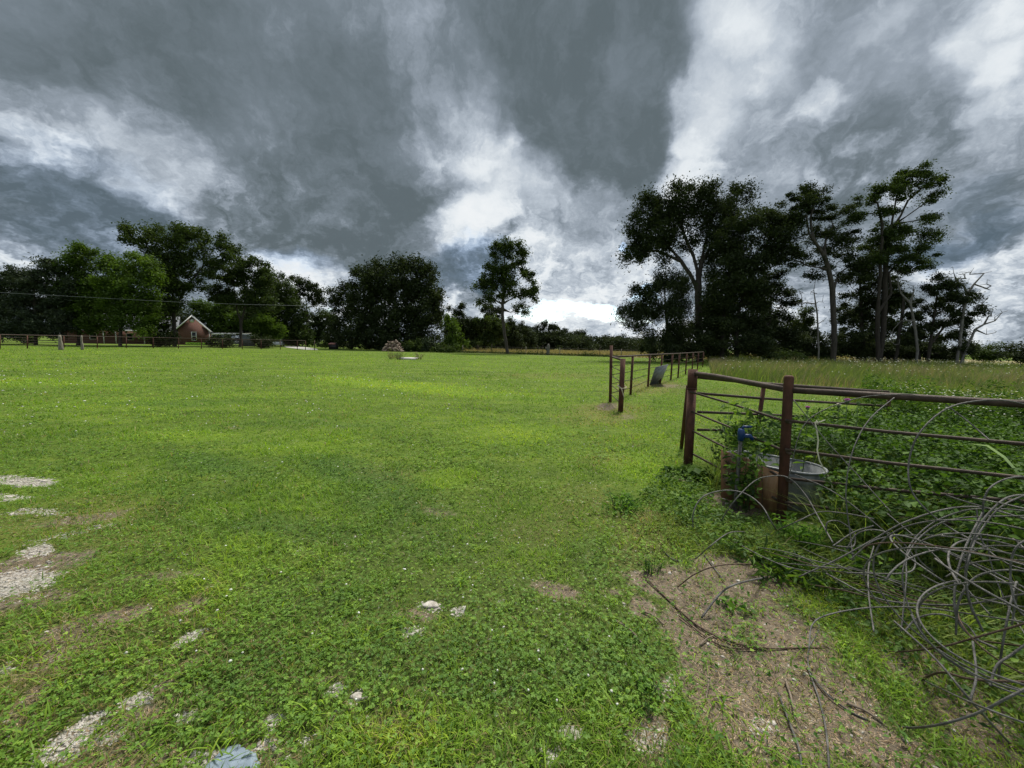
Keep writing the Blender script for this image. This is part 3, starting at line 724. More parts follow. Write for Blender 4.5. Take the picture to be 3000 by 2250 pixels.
def tree(name, label, cat, d, trunks, blobs, r0=.3, leaf=.22, asp=.55, cov=1.0, mat='leaf_mid', bark='bark', clump=.55, flatc=.7, droop=.15,
         seed=1, group=None, tgt=1.0, dy=.9, tip=.018, wig=.12, scale_y=1.0, base_d=None, bare=0.0, tintsh=0.0):
    """trunks: list of polylines of (px, py[, r]) at depth d, first starts on the ground; blobs: (cx, cy, rx, ry) foliage masses in depth too"""
    r = np.random.default_rng(seed)
    mpp = d / F_PX
    base = PZ(trunks[0][0][0], d, 0)
    nodes, par, wt_ = [], [], []
    nodes.append(base - np.array([0, 0, .1])); par.append(-1)
    def addpath(frm, pts):
        p = frm
        for q_ in pts:
            nodes.append(q_); par.append(p); p = len(nodes) - 1
        return p
    for ti, tr in enumerate(trunks):
        yoff = 0
        pts = [P(a[0], a[1], d) for a in tr]
        if ti == 0: pts[0] = base; frm = 0
        else:
            if tr[0][1] > 985 and tr is not trunks[0]:
                pts[0] = PZ(tr[0][0], d, -.1)
            N = np.array(nodes); frm = int(np.argmin(np.linalg.norm(N - pts[0], axis=1)))
            if np.linalg.norm(N[frm] - pts[0]) > 1.5:
                nodes.append(pts[0]); par.append(-1); frm = len(nodes) - 1
            pts = pts[1:]
        prev = nodes[frm]; full = []
        drift = np.array([0, r.normal(0, .04), 0])
        for q_ in pts:
            k = max(1, int(np.linalg.norm(q_ - prev) / .8))
            for j in range(1, k + 1):
                c = prev + (q_ - prev) * j / k
                if j < k: c = c + r.normal(0, .03, 3)
                full.append(c)
            prev = q_
        full = [f + drift * i for i, f in enumerate(full)]
        addpath(frm, full)
    ntr = len(nodes)
    T, cl_n = [], []
    for (cx, cy, rx, ry, *ex) in blobs:
        dens = ex[0] if ex else 1.0
        c = P(cx, cy, d); ax = rx * mpp * 1.10; az_ = ry * mpp * 1.16; ay = max(ax, az_) * dy
        area = math.pi * ax * az_
        k = max(4, int(area * 1.7 * tgt * dens))
        v = r.normal(size=(k, 3)); v /= np.linalg.norm(v, axis=1)[:, None]
        v *= (r.random(k) ** .42)[:, None]
        yo = r.normal(0, .25) * ay
        pts = c + v * np.array([ax, ay, az_]) * .95 + np.array([0, yo, 0])
        pts = pts[pts[:, 2] > .25]
        T.append(pts); cl_n += [area * dens / k] * len(pts)
    T = np.concatenate(T) if T else np.zeros((0, 3)); cl_n = np.array(cl_n)
    flatc = min(1.0, flatc * 1.25 + .1)
    tn0 = np.array(nodes[1:ntr]) if ntr > 1 else np.array(nodes)
    dist0 = np.array([np.min(np.linalg.norm(tn0 - p, axis=1)) for p in T]) if len(T) else np.array([])
    order = np.argsort(dist0)
    arr = np.zeros((ntr + len(T) * 14 + 10, 3)); arr[:ntr] = nodes
    cnt = ntr; tips = []
    for ii in order:
        tp = T[ii]
        A = arr[1:cnt]
        dv = tp - A; dd = np.linalg.norm(dv, axis=1) + .9 * np.maximum(0, -dv[:, 2]) + .35 * np.maximum(0, -(A[:, 2] - base[2] - 1.6))
        j = int(np.argmin(dd)) + 1
        p0 = arr[j]; L = np.linalg.norm(tp - p0)
        k = min(12, max(1, int(L / .55)))
        bend = r.normal(0, wig, 3) * L; bend[2] = abs(bend[2]) * -.3 if droop > .3 else bend[2]
        pr = j
        for s_ in range(1, k + 1):
            tt = s_ / k
            c = p0 + (tp - p0) * tt + bend * math.sin(math.pi * tt) + (r.normal(0, .06, 3) if s_ < k else 0)
            arr[cnt] = c; nodes.append(c); par.append(pr); pr = cnt; cnt += 1
        tips.append((pr, ii))
    n = cnt; rad = np.zeros(n); e = 2.3
    acc = np.zeros(n); par_a = np.array(par)
    for pr, ii in tips: acc[pr] += tip ** e
    for i in range(n - 1, -1, -1):
        if acc[i] == 0: acc[i] = (tip * 1.1) ** e
        if par_a[i] >= 0: acc[par_a[i]] += acc[i]
    rad = acc ** (1 / e)
    f = np.clip((rad - tip) / (rad[0] - tip + 1e-9), 0, 1)
    rad = tip + (r0 * .62 - tip) * f ** 1.2
    rad[0] *= 1.35
    if len(rad) > 2: rad[1] *= 1.12
    ch = np.arange(n)[par_a >= 0]; pa = par_a[ch]
    r1 = rad[ch]; r0_ = np.minimum(rad[pa], r1 * 1.35 + .004)
    r0_ = np.where(pa < ntr, np.minimum(rad[pa], r1 * 1.25 + .01), r0_)
    onT = (ch < ntr)
    r0_[onT] = rad[pa[onT]]
    root = empty(name, base, label, cat, group)
    V1, q1 = seg_tubes(arr[pa[onT]], arr[ch[onT]], r0_[onT], r1[onT], 10)
    big = ~onT
    if big.any():
        V2, q2 = seg_tubes(arr[pa[big]], arr[ch[big]], r0_[big], r1[big], 5)
        q1 = np.concatenate([q1, q2 + len(V1)]); V1 = np.concatenate([V1, V2])
    npmesh('trunk', V1, q1, None, M[bark], root, smooth=True)
    if cov > 0 and len(T):
        Pc, tn_ = [], []
        cm = max(clump, .05)
        la = leaf * leaf * asp * .5
        for pr, ii in tips:
            tp = T[ii]
            if r.random() < bare: continue
            k = int(cl_n[ii] / la * 4.6 * cov) + 1
            sc = cm * 1.15 * (.6 + .8 * r.random())
            v = r.normal(size=(k, 3)); v /= np.linalg.norm(v, axis=1)[:, None]
            v = v * (r.random(k) ** .45 * np.where(r.random(k) < .28, 1.75, 1.0))[:, None] * np.array([sc, sc, sc * flatc])
            Pc.append(tp + v + np.array([0, 0, sc * .1])); tn_.append(np.full(k, r.random() * .5))
        Pc = np.concatenate(Pc); tn_ = np.concatenate(tn_)
        ok = Pc[:, 2] > .05; Pc = Pc[ok]; tn_ = tn_[ok]
        k = len(Pc)
        tn_ = np.clip(tn_ + .15 + r.random(k) * .35 + tintsh, 0, 1)
        V3, t3, tt3 = leaves(Pc, leaf * (.7 + .6 * r.random(k)), asp, tn_, seed + 5, tilt=.8, droop=droop)
        npmesh('crown', V3, None, t3, M[mat], root, attrs={'tint': tt3})
    return root

# ---- trees filling the back of the group
tree('hardwood_tree', 'dark leafy tree closing the gap low down behind the dense dark tree', 'tree', 54, [[(2180, 1052), (2182, 980), (2190, 900)]],
     [(2110, 900, 40, 40), (2190, 870, 60, 40), (2130, 960, 60, 45), (2220, 950, 60, 45), (2290, 980, 50, 40), (2170, 1020, 80, 30), (2270, 1030, 60, 24), (2080, 1010, 40, 36)], r0=.3, leaf=.3, cov=1.0, mat='leaf_dark', clump=.8, seed=27)
tree('hardwood_tree', 'dark leafy tree low behind the thick grey trunks of the tallest trees', 'tree', 53, [[(2580, 1054), (2582, 980), (2575, 910)]],
     [(2510, 920, 46, 30), (2590, 900, 50, 30), (2540, 970, 60, 34), (2620, 960, 50, 34), (2670, 990, 44, 34), (2480, 1000, 50, 34), (2580, 1020, 80, 26), (2690, 1030, 44, 20)], r0=.3, leaf=.3, cov=.9, mat='leaf_dark', clump=.7, seed=28)
tree('hardwood_tree', 'shorter leafy tree under the limbs of the huge oak, right of its trunk', 'tree', 49, [[(2085, 1058), (2088, 990), (2095, 900)]],
     [(2090, 830, 36, 30), (2110, 870, 44, 34), (2080, 920, 40, 40), (2095, 980, 50, 40), (2030, 960, 36, 34), (2060, 1020, 50, 24)], r0=.2, leaf=.26, cov=1.0, mat='leaf_dark', clump=.6, seed=29)
# ---- the group on the right of the photograph
tree('oak_tree', 'huge broad oak with dark lobed crown and pale forked limbs behind the far fence', 'tree', 46,
     [[(2050, 1060), (2047, 960), (2045, 870), (2047, 820), (2055, 770), (2070, 700), (2085, 640)], [(2046, 835), (2020, 800), (1996, 765), (1975, 740), (1940, 700), (1910, 660)], [(2046, 810), (2032, 750), (2010, 700), (1990, 640), (1995, 590)], [(2060, 765), (2100, 700), (2140, 640), (2160, 590)], [(1996, 765), (1960, 750), (1920, 735), (1880, 740)]],
     [(1915, 615, 52, 45), (1893, 600, 26, 22), (2003, 562, 40, 24), (2065, 562, 44, 30), (2055, 610, 55, 40), (2105, 640, 55, 50), (2160, 562, 34, 24), (2196, 588, 14, 12), (2150, 605, 26, 22), (1855, 670, 26, 34), (1900, 690, 60, 46),
      (1975, 640, 62, 44), (2030, 690, 50, 40, .6), (1842, 757, 24, 16), (1875, 735, 40, 34), (1940, 745, 40, 26, .6), (2120, 710, 62, 52), (1960, 700, 45, 30, .8), (2090, 760, 40, 40, .8), (1990, 600, 40, 30)],
     r0=.62, leaf=.26, cov=1.0, mat='leaf_dark', bark='bark_light', clump=.75, seed=11, tip=.02)
tree('cedar_tree', 'ragged drooping cedar at the edge of the tall tree group, below the huge oak', 'tree', 43,
     [[(1962, 1062), (1958, 980), (1950, 900), (1945, 840)]],
     [(1945, 830, 45, 25), (1900, 860, 50, 30), (1985, 850, 40, 40), (1860, 905, 45, 22), (1900, 915, 45, 35), (1960, 920, 50, 45), (1845, 925, 35, 30, .7), (1870, 960, 50, 18, .5), (1990, 985, 50, 40), (1930, 1000, 50, 30, .7), (1960, 1035, 70, 20, .7), (1900, 1020, 40, 18, .7)],
     r0=.32, leaf=.26, asp=.35, cov=.95, mat='leaf_dark', clump=.6, droop=.55, seed=12, flatc=.9)
tree('hardwood_tree', 'dense dark leafy tree standing right beside the huge oak', 'tree', 41,
     [[(2118, 1066), (2120, 1000), (2130, 900), (2160, 800), (2190, 700)], [(2160, 1066), (2156, 1000), (2165, 900), (2200, 800), (2240, 720)]],
     [(2170, 655, 50, 28), (2225, 645, 45, 24), (2290, 665, 42, 34), (2250, 700, 75, 40), (2160, 720, 55, 45), (2200, 770, 70, 40), (2275, 760, 50, 30), (2300, 735, 35, 25), (2150, 850, 60, 55), (2095, 880, 45, 40), (2210, 870, 50, 45), (2120, 950, 70, 45), (2200, 950, 55, 40), (2090, 1010, 50, 30), (2185, 1010, 60, 26), (2150, 790, 60, 40)],
     r0=.34, leaf=.24, cov=1.0, mat='leaf_dark', clump=.7, flatc=.5, seed=13)
tree('hardwood_tree', 'leafy middle-height tree with layered branches between the dense dark tree and the bent bare-trunked one', 'tree', 44,
     [[(2250, 1062), (2252, 980), (2262, 880), (2270, 820)]],
     [(2262, 815, 40, 22), (2290, 850, 36, 26), (2230, 850, 40, 26), (2300, 895, 32, 24), (2250, 910, 50, 40), (2290, 950, 40, 30), (2240, 980, 50, 40), (2300, 1010, 50, 26, .8), (2225, 1030, 50, 20)],
     r0=.26, leaf=.22, cov=.9, mat='leaf_dark', clump=.55, flatc=.5, seed=14)
tree('hardwood_tree', 'tall tree with a thick bare bending trunk and flat-topped windswept crown', 'tree', 40,
     [[(2442, 1060), (2438, 980), (2432, 907), (2427, 850), (2413, 793), (2400, 755), (2368, 713), (2352, 690), (2342, 640)], [(2400, 755), (2420, 700), (2440, 660)], [(2352, 690), (2310, 705), (2285, 695)], [(2427, 840), (2460, 800), (2490, 780)], [(2368, 713), (2372, 640), (2380, 590)], [(2413, 800), (2370, 780), (2330, 760)]],
     [(2345, 573, 50, 18), (2400, 570, 45, 20), (2325, 605, 45, 20), (2400, 605, 45, 22), (2280, 640, 40, 22), (2345, 640, 45, 20, .7), (2425, 635, 42, 20), (2475, 622, 26, 14), (2270, 665, 26, 16, .7), (2430, 685, 48, 22), (2480, 700, 36, 24), (2400, 705, 30, 16, .7), (2450, 735, 55, 24), (2335, 748, 40, 14), (2300, 760, 22, 14), (2470, 780, 50, 28), (2500, 815, 40, 24, .8), (2375, 800, 18, 22), (2385, 770, 30, 12)],
     r0=.40, leaf=.2, cov=.85, mat='leaf_dark', bark='bark_light', clump=.5, flatc=.38, seed=15, tip=.014)
tree('hardwood_tree', 'tallest tree, its top leaning right in the wind with thin bare limbs under it', 'tree', 40,
     [[(2572, 1062), (2568, 980), (2567, 918), (2571, 830), (2573, 736), (2575, 660), (2560, 600)], [(2592, 1062), (2590, 980), (2598, 900), (2605, 800), (2612, 720), (2640, 650), (2680, 580), (2720, 545)], [(2567, 918), (2590, 890), (2612, 860), (2608, 800)], [(2640, 650), (2690, 610), (2725, 585)], [(2612, 720), (2620, 640), (2640, 570)], [(2640, 660), (2690, 645), (2720, 640)]],
     [(2665, 512, 34, 16), (2715, 508, 40, 18), (2690, 535, 55, 18), (2745, 530, 20, 14), (2630, 545, 45, 18), (2560, 558, 28, 14), (2595, 570, 40, 18), (2540, 583, 28, 14), (2640, 575, 40, 14, .8), (2738, 577, 24, 12), (2710, 595, 18, 8), (2515, 635, 32, 14), (2560, 625, 40, 14, .9), (2600, 615, 30, 12, .8), (2500, 655, 24, 10),
      (2700, 640, 30, 10), (2730, 648, 14, 10), (2600, 675, 42, 18), (2650, 680, 50, 22), (2700, 705, 40, 22), (2620, 715, 60, 24), (2560, 710, 40, 20), (2680, 735, 40, 20), (2720, 760, 26, 14), (2600, 765, 45, 20, .8), (2650, 770, 40, 18), (2690, 790, 36, 16), (2540, 765, 36, 22)],
     r0=.5, leaf=.2, cov=.95, mat='leaf_mid', bark='bark', clump=.5, flatc=.38, seed=16, tip=.013, tintsh=-.1)
tree('hardwood_tree', 'slimmer leafy tree rising just left of the tallest wind-leaning tree', 'tree', 43,
     [[(2535, 1062), (2533, 980), (2528, 900), (2530, 820), (2540, 760)]],
     [(2530, 790, 45, 24), (2500, 820, 36, 20), (2560, 830, 42, 28), (2520, 860, 42, 30), (2575, 880, 40, 30), (2500, 905, 42, 20, .8), (2545, 920, 36, 26, .8), (2490, 940, 34, 16, .8), (2560, 740, 40, 20), (2620, 840, 40, 26), (2640, 880, 36, 26, .8), (2600, 920, 36, 20, .7)],
     r0=.27, leaf=.2, cov=.9, mat='leaf_dark', clump=.5, flatc=.42, seed=17)
tree('cedar_tree', 'pointed dark cedar beside the pale dead tree', 'tree', 39,
     [[(2715, 1062), (2725, 1010), (2750, 975), (2790, 930), (2820, 890)], [(2725, 1010), (2735, 930), (2745, 850), (2748, 815)]],
     [(2748, 815, 12, 14), (2750, 838, 26, 14), (2725, 850, 28, 14), (2785, 850, 26, 12), (2720, 880, 40, 18), (2775, 880, 44, 18), (2820, 870, 34, 12), (2845, 888, 20, 10), (2700, 915, 32, 18), (2760, 915, 44, 18), (2825, 910, 34, 16), (2780, 950, 50, 16, .8), (2840, 950, 24, 16), (2720, 955, 40, 18, .8), (2830, 985, 30, 14), (2740, 990, 50, 18, .8), (2850, 1012, 24, 10), (2800, 1020, 40, 14, .8), (2690, 990, 30, 22)],
     r0=.28, leaf=.2, asp=.4, cov=1.1, mat='leaf_dark', clump=.42, flatc=.5, droop=.2, seed=18, tip=.014)
def deadtree(label, d, trunks, blobs, r0, seed, tip=.011, tgt=3.6, bark='dead_wood', wig=.14, name='dead_tree'):
    return tree(name, label, 'dead tree', d, trunks, blobs, r0=r0, cov=0, bark=bark, seed=seed, tip=tip, tgt=tgt, wig=wig)
deadtree('bare pale grey dead tree ending the group, curling branches against the sky', 38,
     [[(2802, 1074), (2806, 1040), (2815, 985), (2822, 930), (2838, 860), (2858, 832), (2888, 800)], [(2838, 858), (2822, 835), (2800, 825), (2790, 800)], [(2858, 838), (2890, 845), (2905, 850)], [(2822, 1000), (2862, 965), (2890, 950), (2905, 925)], [(2885, 953), (2915, 940), (2935, 915)], [(2862, 967), (2890, 980), (2915, 975)]],
     [(2815, 800, 30, 22, .8), (2870, 795, 34, 14, .8), (2900, 830, 26, 18, .7), (2845, 850, 20, 14, .6), (2880, 870, 14, 10, .6), (2900, 920, 26, 18, .8), (2940, 915, 22, 12, .6), (2880, 960, 30, 10, .6), (2915, 970, 14, 8, .6)], .26, 21)
deadtree('bleached dead tree with twisted white branches among the dark trunks left of the leaning cedar', 38,
     [[(2685, 1066), (2680, 1000), (2668, 940), (2655, 890), (2665, 850)], [(2668, 940), (2640, 940), (2618, 965), (2612, 1000), (2625, 1010)], [(2655, 895), (2640, 860), (2632, 830)]],
     [(2645, 830, 26, 20, .9), (2675, 840, 20, 18, .8), (2690, 880, 18, 14, .7), (2640, 1000, 22, 10, .7)], .17, 22)
deadtree('thin straight dead snag with short bare twigs just left of the bending trunk', 40,
     [[(2398, 1050), (2398, 950), (2393, 890), (2388, 850), (2395, 812)]],
     [(2380, 850, 16, 16, .9), (2405, 880, 14, 14, .8), (2360, 888, 20, 6, .8), (2345, 850, 20, 18, .6), (2410, 935, 14, 6, .8), (2350, 885, 26, 10, .4)], .13, 23, tip=.012, tgt=2.2)
tree('broken_stump', 'short grey broken stump beside the foot of the pale dead tree', 'stump', 38.5, [[(2822, 1072), (2822, 1050), (2820, 1028)]], [(2820, 1028, 3, 3)], r0=.2, cov=0, bark='dead_wood', seed=24)
tree('bare_trunk', 'slim grey leaning trunk under the leaning cedar', 'tree', 40.5, [[(2700, 1064), (2690, 1020), (2680, 960), (2672, 900)]], [(2675, 900, 26, 16, .7), (2690, 930, 26, 18, .7)], r0=.17, leaf=.2, cov=.7, mat='leaf_dark', clump=.4, flatc=.5, seed=25)
tree('bare_trunk', 'thick grey upright trunk between the tallest tree and the twisted dead tree', 'tree', 41, [[(2622, 1066), (2624, 1010), (2628, 940), (2630, 880)], [(2640, 1066), (2638, 1000), (2632, 960)]], [(2632, 870, 30, 24), (2650, 900, 20, 18, .8), (2615, 850, 20, 18, .8)], r0=.24, leaf=.2, cov=.8, mat='leaf_dark', bark='bark_light', clump=.4, flatc=.5, seed=26)
for i, (lab, x_, y_, rx, ry, dd_, mt_) in enumerate([
    ('dark bush at the foot of the leafy middle-height tree', 2330, 1010, 45, 34, 42, 'leaf_dark'), ('low dark cedar bush around the foot of the bending trunk', 2400, 1012, 52, 42, 42.5, 'leaf_dark'),
    ('dark low cedar spreading between the bending trunk and the tallest tree', 2500, 1010, 58, 40, 44, 'leaf_dark'), ('dark undergrowth bush at the foot of the tallest tree', 2600, 1030, 60, 26, 45, 'leaf_dark'),
    ('dark undergrowth bush behind the twisted white dead tree', 2670, 1015, 40, 36, 44, 'leaf_dark'), ('low dark bush under the leaning cedar', 2755, 1035, 55, 24, 43, 'leaf_dark'),
    ('green rounded bush beyond the end of the tree group', 2880, 1035, 62, 24, 50, 'leaf_mid'), ('bush of pale green leaves under the huge oak, right of its trunk', 2110, 1040, 45, 24, 47, 'leaf_mid'),
    ('green leafy sapling standing between the oak group and the bending trunk', 2352, 945, 24, 40, 44, 'leaf_mid'), ('small green bush low behind the tall meadow grass left of the bending trunk', 2300, 1045, 60, 14, 38, 'leaf_mid'),
    ('dark bush under the low boughs of the drooping cedar', 2010, 1030, 50, 24, 44, 'leaf_dark')]):
    tree('bush', lab, 'bush', dd_, [[(x_, 1060), (x_, y_)]], [(x_, y_, rx, ry), (x_ - rx * .4, y_ + ry * .4, rx * .6, ry * .6), (x_ + rx * .45, y_ + ry * .3, rx * .55, ry * .65)], r0=.07, leaf=.2, cov=1.1, mat=mt_, clump=.5, flatc=.6, seed=40 + i)
tree('brush_mound', 'dark tangled brush mound at the far edge of the meadow', 'brush', 36, [[(2990, 1066), (2990, 1040)]], [(2985, 1048, 60, 16), (3040, 1035, 60, 28)], r0=.06, leaf=.2, cov=.8, mat='leaf_dark', bark='dead_wood', clump=.35, seed=60, tgt=2.0)

# ---- the lone tree and the wood beyond the field
tree('hickory_tree', 'lone slender tree with tall uneven crown and bare lower trunk standing out in the field', 'tree', 62,
     [[(1488, 1037), (1478, 981), (1472, 921), (1472, 890), (1475, 849), (1478, 780), (1480, 720), (1479, 698)], [(1473, 893), (1450, 880), (1430, 868)], [(1472, 908), (1448, 906), (1430, 895)], [(1473, 908), (1495, 915), (1505, 910), (1530, 905)], [(1474, 880), (1510, 870), (1545, 855)], [(1475, 850), (1510, 825), (1535, 805)], [(1474, 870), (1450, 840), (1420, 825)]],
     [(1466, 712, 28, 12), (1500, 719, 28, 14), (1527, 737, 18, 16), (1452, 738, 20, 20), (1485, 747, 34, 18, .7), (1521, 765, 28, 22), (1465, 785, 42, 20), (1432, 795, 20, 16), (1500, 790, 30, 16, .8), (1411, 832, 22, 24), (1446, 825, 36, 24), (1490, 828, 34, 24), (1540, 815, 22, 24), (1556, 848, 22, 22), (1520, 858, 32, 16), (1420, 882, 24, 14), (1443, 865, 28, 16), (1537, 907, 18, 14), (1514, 910, 10, 12), (1567, 873, 12, 12), (1480, 862, 26, 12)],
     r0=.42, leaf=.3, cov=1.1, mat='leaf_mid', bark='bark_light', clump=.6, flatc=.6, seed=70, tip=.02)
tree('round_oak', 'massive very dark round-headed tree behind the firewood pile', 'tree', 70,
     [[(1165, 1022), (1165, 960), (1160, 900), (1160, 840)], [(1163, 930), (1210, 880), (1235, 830)], [(1163, 940), (1110, 880), (1090, 830)]],
     [(1062, 805, 30, 26), (1105, 785, 36, 20), (1158, 778, 42, 20), (1215, 782, 34, 20), (1250, 800, 30, 22), (1100, 845, 62, 45), (1170, 840, 70, 50), (1245, 850, 50, 46), (1275, 880, 24, 34), (1065, 890, 46, 50), (1150, 920, 80, 55), (1245, 930, 48, 50), (1070, 970, 50, 45), (1150, 985, 80, 40), (1240, 985, 55, 40), (1285, 935, 14, 30)],
     r0=.6, leaf=.4, cov=1.25, mat='leaf_dark', clump=.85, seed=71)
tree('hardwood_tree', 'smaller open-crowned tree joined to the left side of the massive dark round tree', 'tree', 73,
     [[(1032, 1020), (1030, 960), (1022, 900), (1018, 860)]],
     [(992, 858, 28, 20), (1020, 838, 22, 16), (975, 885, 22, 16), (1030, 880, 30, 26), (1000, 910, 34, 24, .8), (1040, 930, 30, 30), (990, 960, 34, 30), (1030, 990, 40, 26), (975, 995, 30, 20)],
     r0=.25, leaf=.34, cov=.9, mat='leaf_dark', clump=.6, seed=72)
def small(name, lab, x_, base_y, blobs, dd_, mt_, seed, **kw):
    kk = dict(r0=.16, leaf=.36, cov=1.2, mat=mt_, clump=.6, flatc=.6, seed=seed); kk.update(kw)
    ys = min(b_[1] for b_ in blobs)
    tree(name, lab, 'tree' if 'shrub' not in name and 'bush' not in name else 'bush', dd_, [[(x_, base_y), (x_, (base_y + ys) / 2), (x_ + 2, ys + 5)]], blobs, **kk)
small('sapling', 'fresh green sapling against the foot of the massive dark round tree', 1325, 1030, [(1318, 945, 16, 26), (1328, 985, 24, 30), (1335, 1012, 30, 14), (1310, 1000, 18, 18)], 66, 'leaf_bright', 73, tintsh=-.2)
small('cedar_tree', 'pointed dark cedar with a double tip at the near end of the wood', 1352, 1026, [(1317, 908, 5, 12), (1350, 900, 12, 12), (1345, 922, 24, 14), (1365, 945, 32, 18), (1345, 965, 30, 22), (1378, 980, 36, 26), (1350, 1005, 44, 18), (1395, 955, 20, 18), (1330, 975, 30, 30)], 84, 'leaf_dark', 74)
small('cedar_tree', 'mid-green bushy cedar with a leaning bright spray left of the lone tree', 1420, 1026, [(1415, 945, 26, 16), (1440, 950, 28, 18), (1405, 975, 40, 26), (1465, 965, 26, 22), (1445, 990, 30, 22), (1420, 1010, 42, 12)], 82, 'leaf_mid', 75)
small('hardwood_tree', 'open-crowned dark tree rising behind the cedars left of the lone tree', 1440, 1022, [(1425, 908, 22, 14), (1452, 912, 22, 14), (1440, 930, 30, 16), (1460, 945, 20, 16)], 95, 'leaf_dark', 76)
small('cedar_tree', 'dark cedar directly behind the trunk of the lone tree', 1498, 1024, [(1495, 945, 12, 12), (1500, 960, 22, 14), (1508, 985, 30, 22), (1500, 1010, 40, 14)], 92, 'leaf_dark', 77)
small('cedar_tree', 'pointed cedar just right of the lone tree in the wood edge', 1530, 1024, [(1524, 955, 12, 10), (1532, 970, 20, 12), (1540, 992, 26, 18), (1545, 1010, 30, 12)], 98, 'leaf_dark', 78)
small('hardwood_tree', 'distant open lacy-crowned tree standing over the wood between the lone tree and the gateway', 1605, 1024, [(1575, 960, 14, 8), (1600, 952, 22, 8), (1625, 958, 20, 9), (1648, 972, 14, 10), (1605, 968, 26, 8, .6), (1630, 978, 24, 10, .8), (1600, 995, 46, 18), (1645, 998, 34, 16)], 112, 'leaf_dark', 79, r0=.25)
small('hardwood_tree', 'rounded distant tree in the wood left of the gateway posts', 1695, 1024, [(1680, 980, 16, 9), (1700, 978, 18, 9), (1695, 995, 30, 16), (1710, 1012, 30, 10)], 118, 'leaf_dark', 80)
small('cedar_tree', 'small pointed distant cedar just left of the rounded distant tree', 1665, 1024, [(1662, 985, 8, 7), (1663, 998, 14, 12), (1665, 1012, 18, 10)], 118, 'leaf_cedar', 81)
# the rest of the wood reads as one mass
wx, wl = [], []
r_ = np.random.default_rng(90)
cl_c = []
for i in range(330):
    px_ = 1300 + r_.random() * 720
    top = np.interp(px_, [1300, 1400, 1500, 1560, 1650, 1740, 1850, 2020], [935, 945, 955, 972, 982, 988, 993, 997]) + r_.normal(0, 4)
    dd_ = 105 + r_.random() * 35
    pz = P(px_, top, dd_)[2]
    k = int(4 + pz * 1.1)
    for j in range(k):
        f_ = r_.random()
        cl_c.append(PZ(px_, dd_, .5 + (pz - .5) * f_) + np.array([r_.normal(0, 1.8 * (1.15 - f_ * .8)), r_.normal(0, 2.0), 0]))
cl_c = np.array(cl_c)
Pc = np.repeat(cl_c, 34, 0) + r_.normal(0, .55, (len(cl_c) * 34, 3)) * np.array([1, 1, .6])
Pc[:, 2] = np.maximum(Pc[:, 2], .1)
V3, t3, tt3 = leaves(Pc, .5 * (.6 + .8 * r_.random(len(Pc))), .55, np.clip(np.repeat(r_.random(len(cl_c)) * .6, 34) + r_.random(len(Pc)) * .3, 0, 1), 91, tilt=.8)
o = npmesh('distant_wood', V3, None, t3, M['leaf_dark'], attrs={'tint': tt3}); tag(o, 'dark distant wood closing the far side of the dry field', 'wood', kind='stuff')

# ---- trees round the house
tree('cedar_tree', 'wide grey-green cedar with drooping layered boughs at the corner of the yard', 'tree', 56,
     [[(105, 1014), (105, 930), (110, 850), (125, 780)]],
     [(10, 830, 40, 30), (55, 805, 36, 22), (130, 775, 26, 14), (140, 800, 36, 16), (90, 830, 60, 30), (160, 840, 50, 34), (20, 880, 60, 34), (100, 890, 70, 34), (170, 900, 50, 40), (40, 930, 80, 30), (130, 945, 60, 30), (20, 965, 60, 18), (90, 978, 50, 14), (170, 970, 30, 20)],
     r0=.32, leaf=.34, asp=.4, cov=1.15, mat='leaf_cedar', clump=.75, flatc=.4, droop=.35, seed=100)
tree('cedar_tree', 'dark cedar half out of the photograph beyond the wide grey-green one', 'tree', 66, [[(-90, 1012), (-90, 900)]], [(-60, 850, 60, 40), (-100, 900, 70, 50), (-60, 950, 80, 40), (-150, 940, 80, 50)], r0=.3, leaf=.36, cov=1.2, mat='leaf_cedar', clump=.7, seed=101)
tree('maple_tree', 'bright green bushy tree with a single dark trunk right of the wide grey-green cedar', 'tree', 58,
     [[(229, 1014), (230, 960), (235, 880), (240, 800)]],
     [(212, 745, 26, 20), (262, 735, 34, 20), (245, 770, 50, 24), (200, 790, 30, 24), (290, 775, 34, 24), (230, 820, 60, 34), (290, 850, 45, 34), (220, 870, 50, 34), (280, 905, 50, 30), (220, 925, 44, 30), (300, 945, 40, 26), (250, 960, 60, 18)],
     r0=.34, leaf=.34, cov=1.05, mat='leaf_bright', clump=.75, flatc=.55, seed=102, tintsh=-.28)
tree('maple_tree', 'bright green tree whose boughs hang low beside the tall spreading tree', 'tree', 56,
     [[(352, 1014), (352, 950), (358, 880), (370, 800)]],
     [(385, 755, 32, 16), (345, 775, 34, 22), (430, 775, 32, 24), (380, 800, 50, 24), (445, 820, 24, 34), (330, 830, 40, 34), (400, 850, 54, 34), (440, 875, 24, 24), (340, 890, 44, 34), (400, 915, 40, 34), (425, 955, 32, 24), (440, 980, 24, 12), (350, 940, 44, 30)],
     r0=.32, leaf=.34, cov=1.05, mat='leaf_bright', clump=.75, flatc=.55, seed=103, tintsh=-.15)
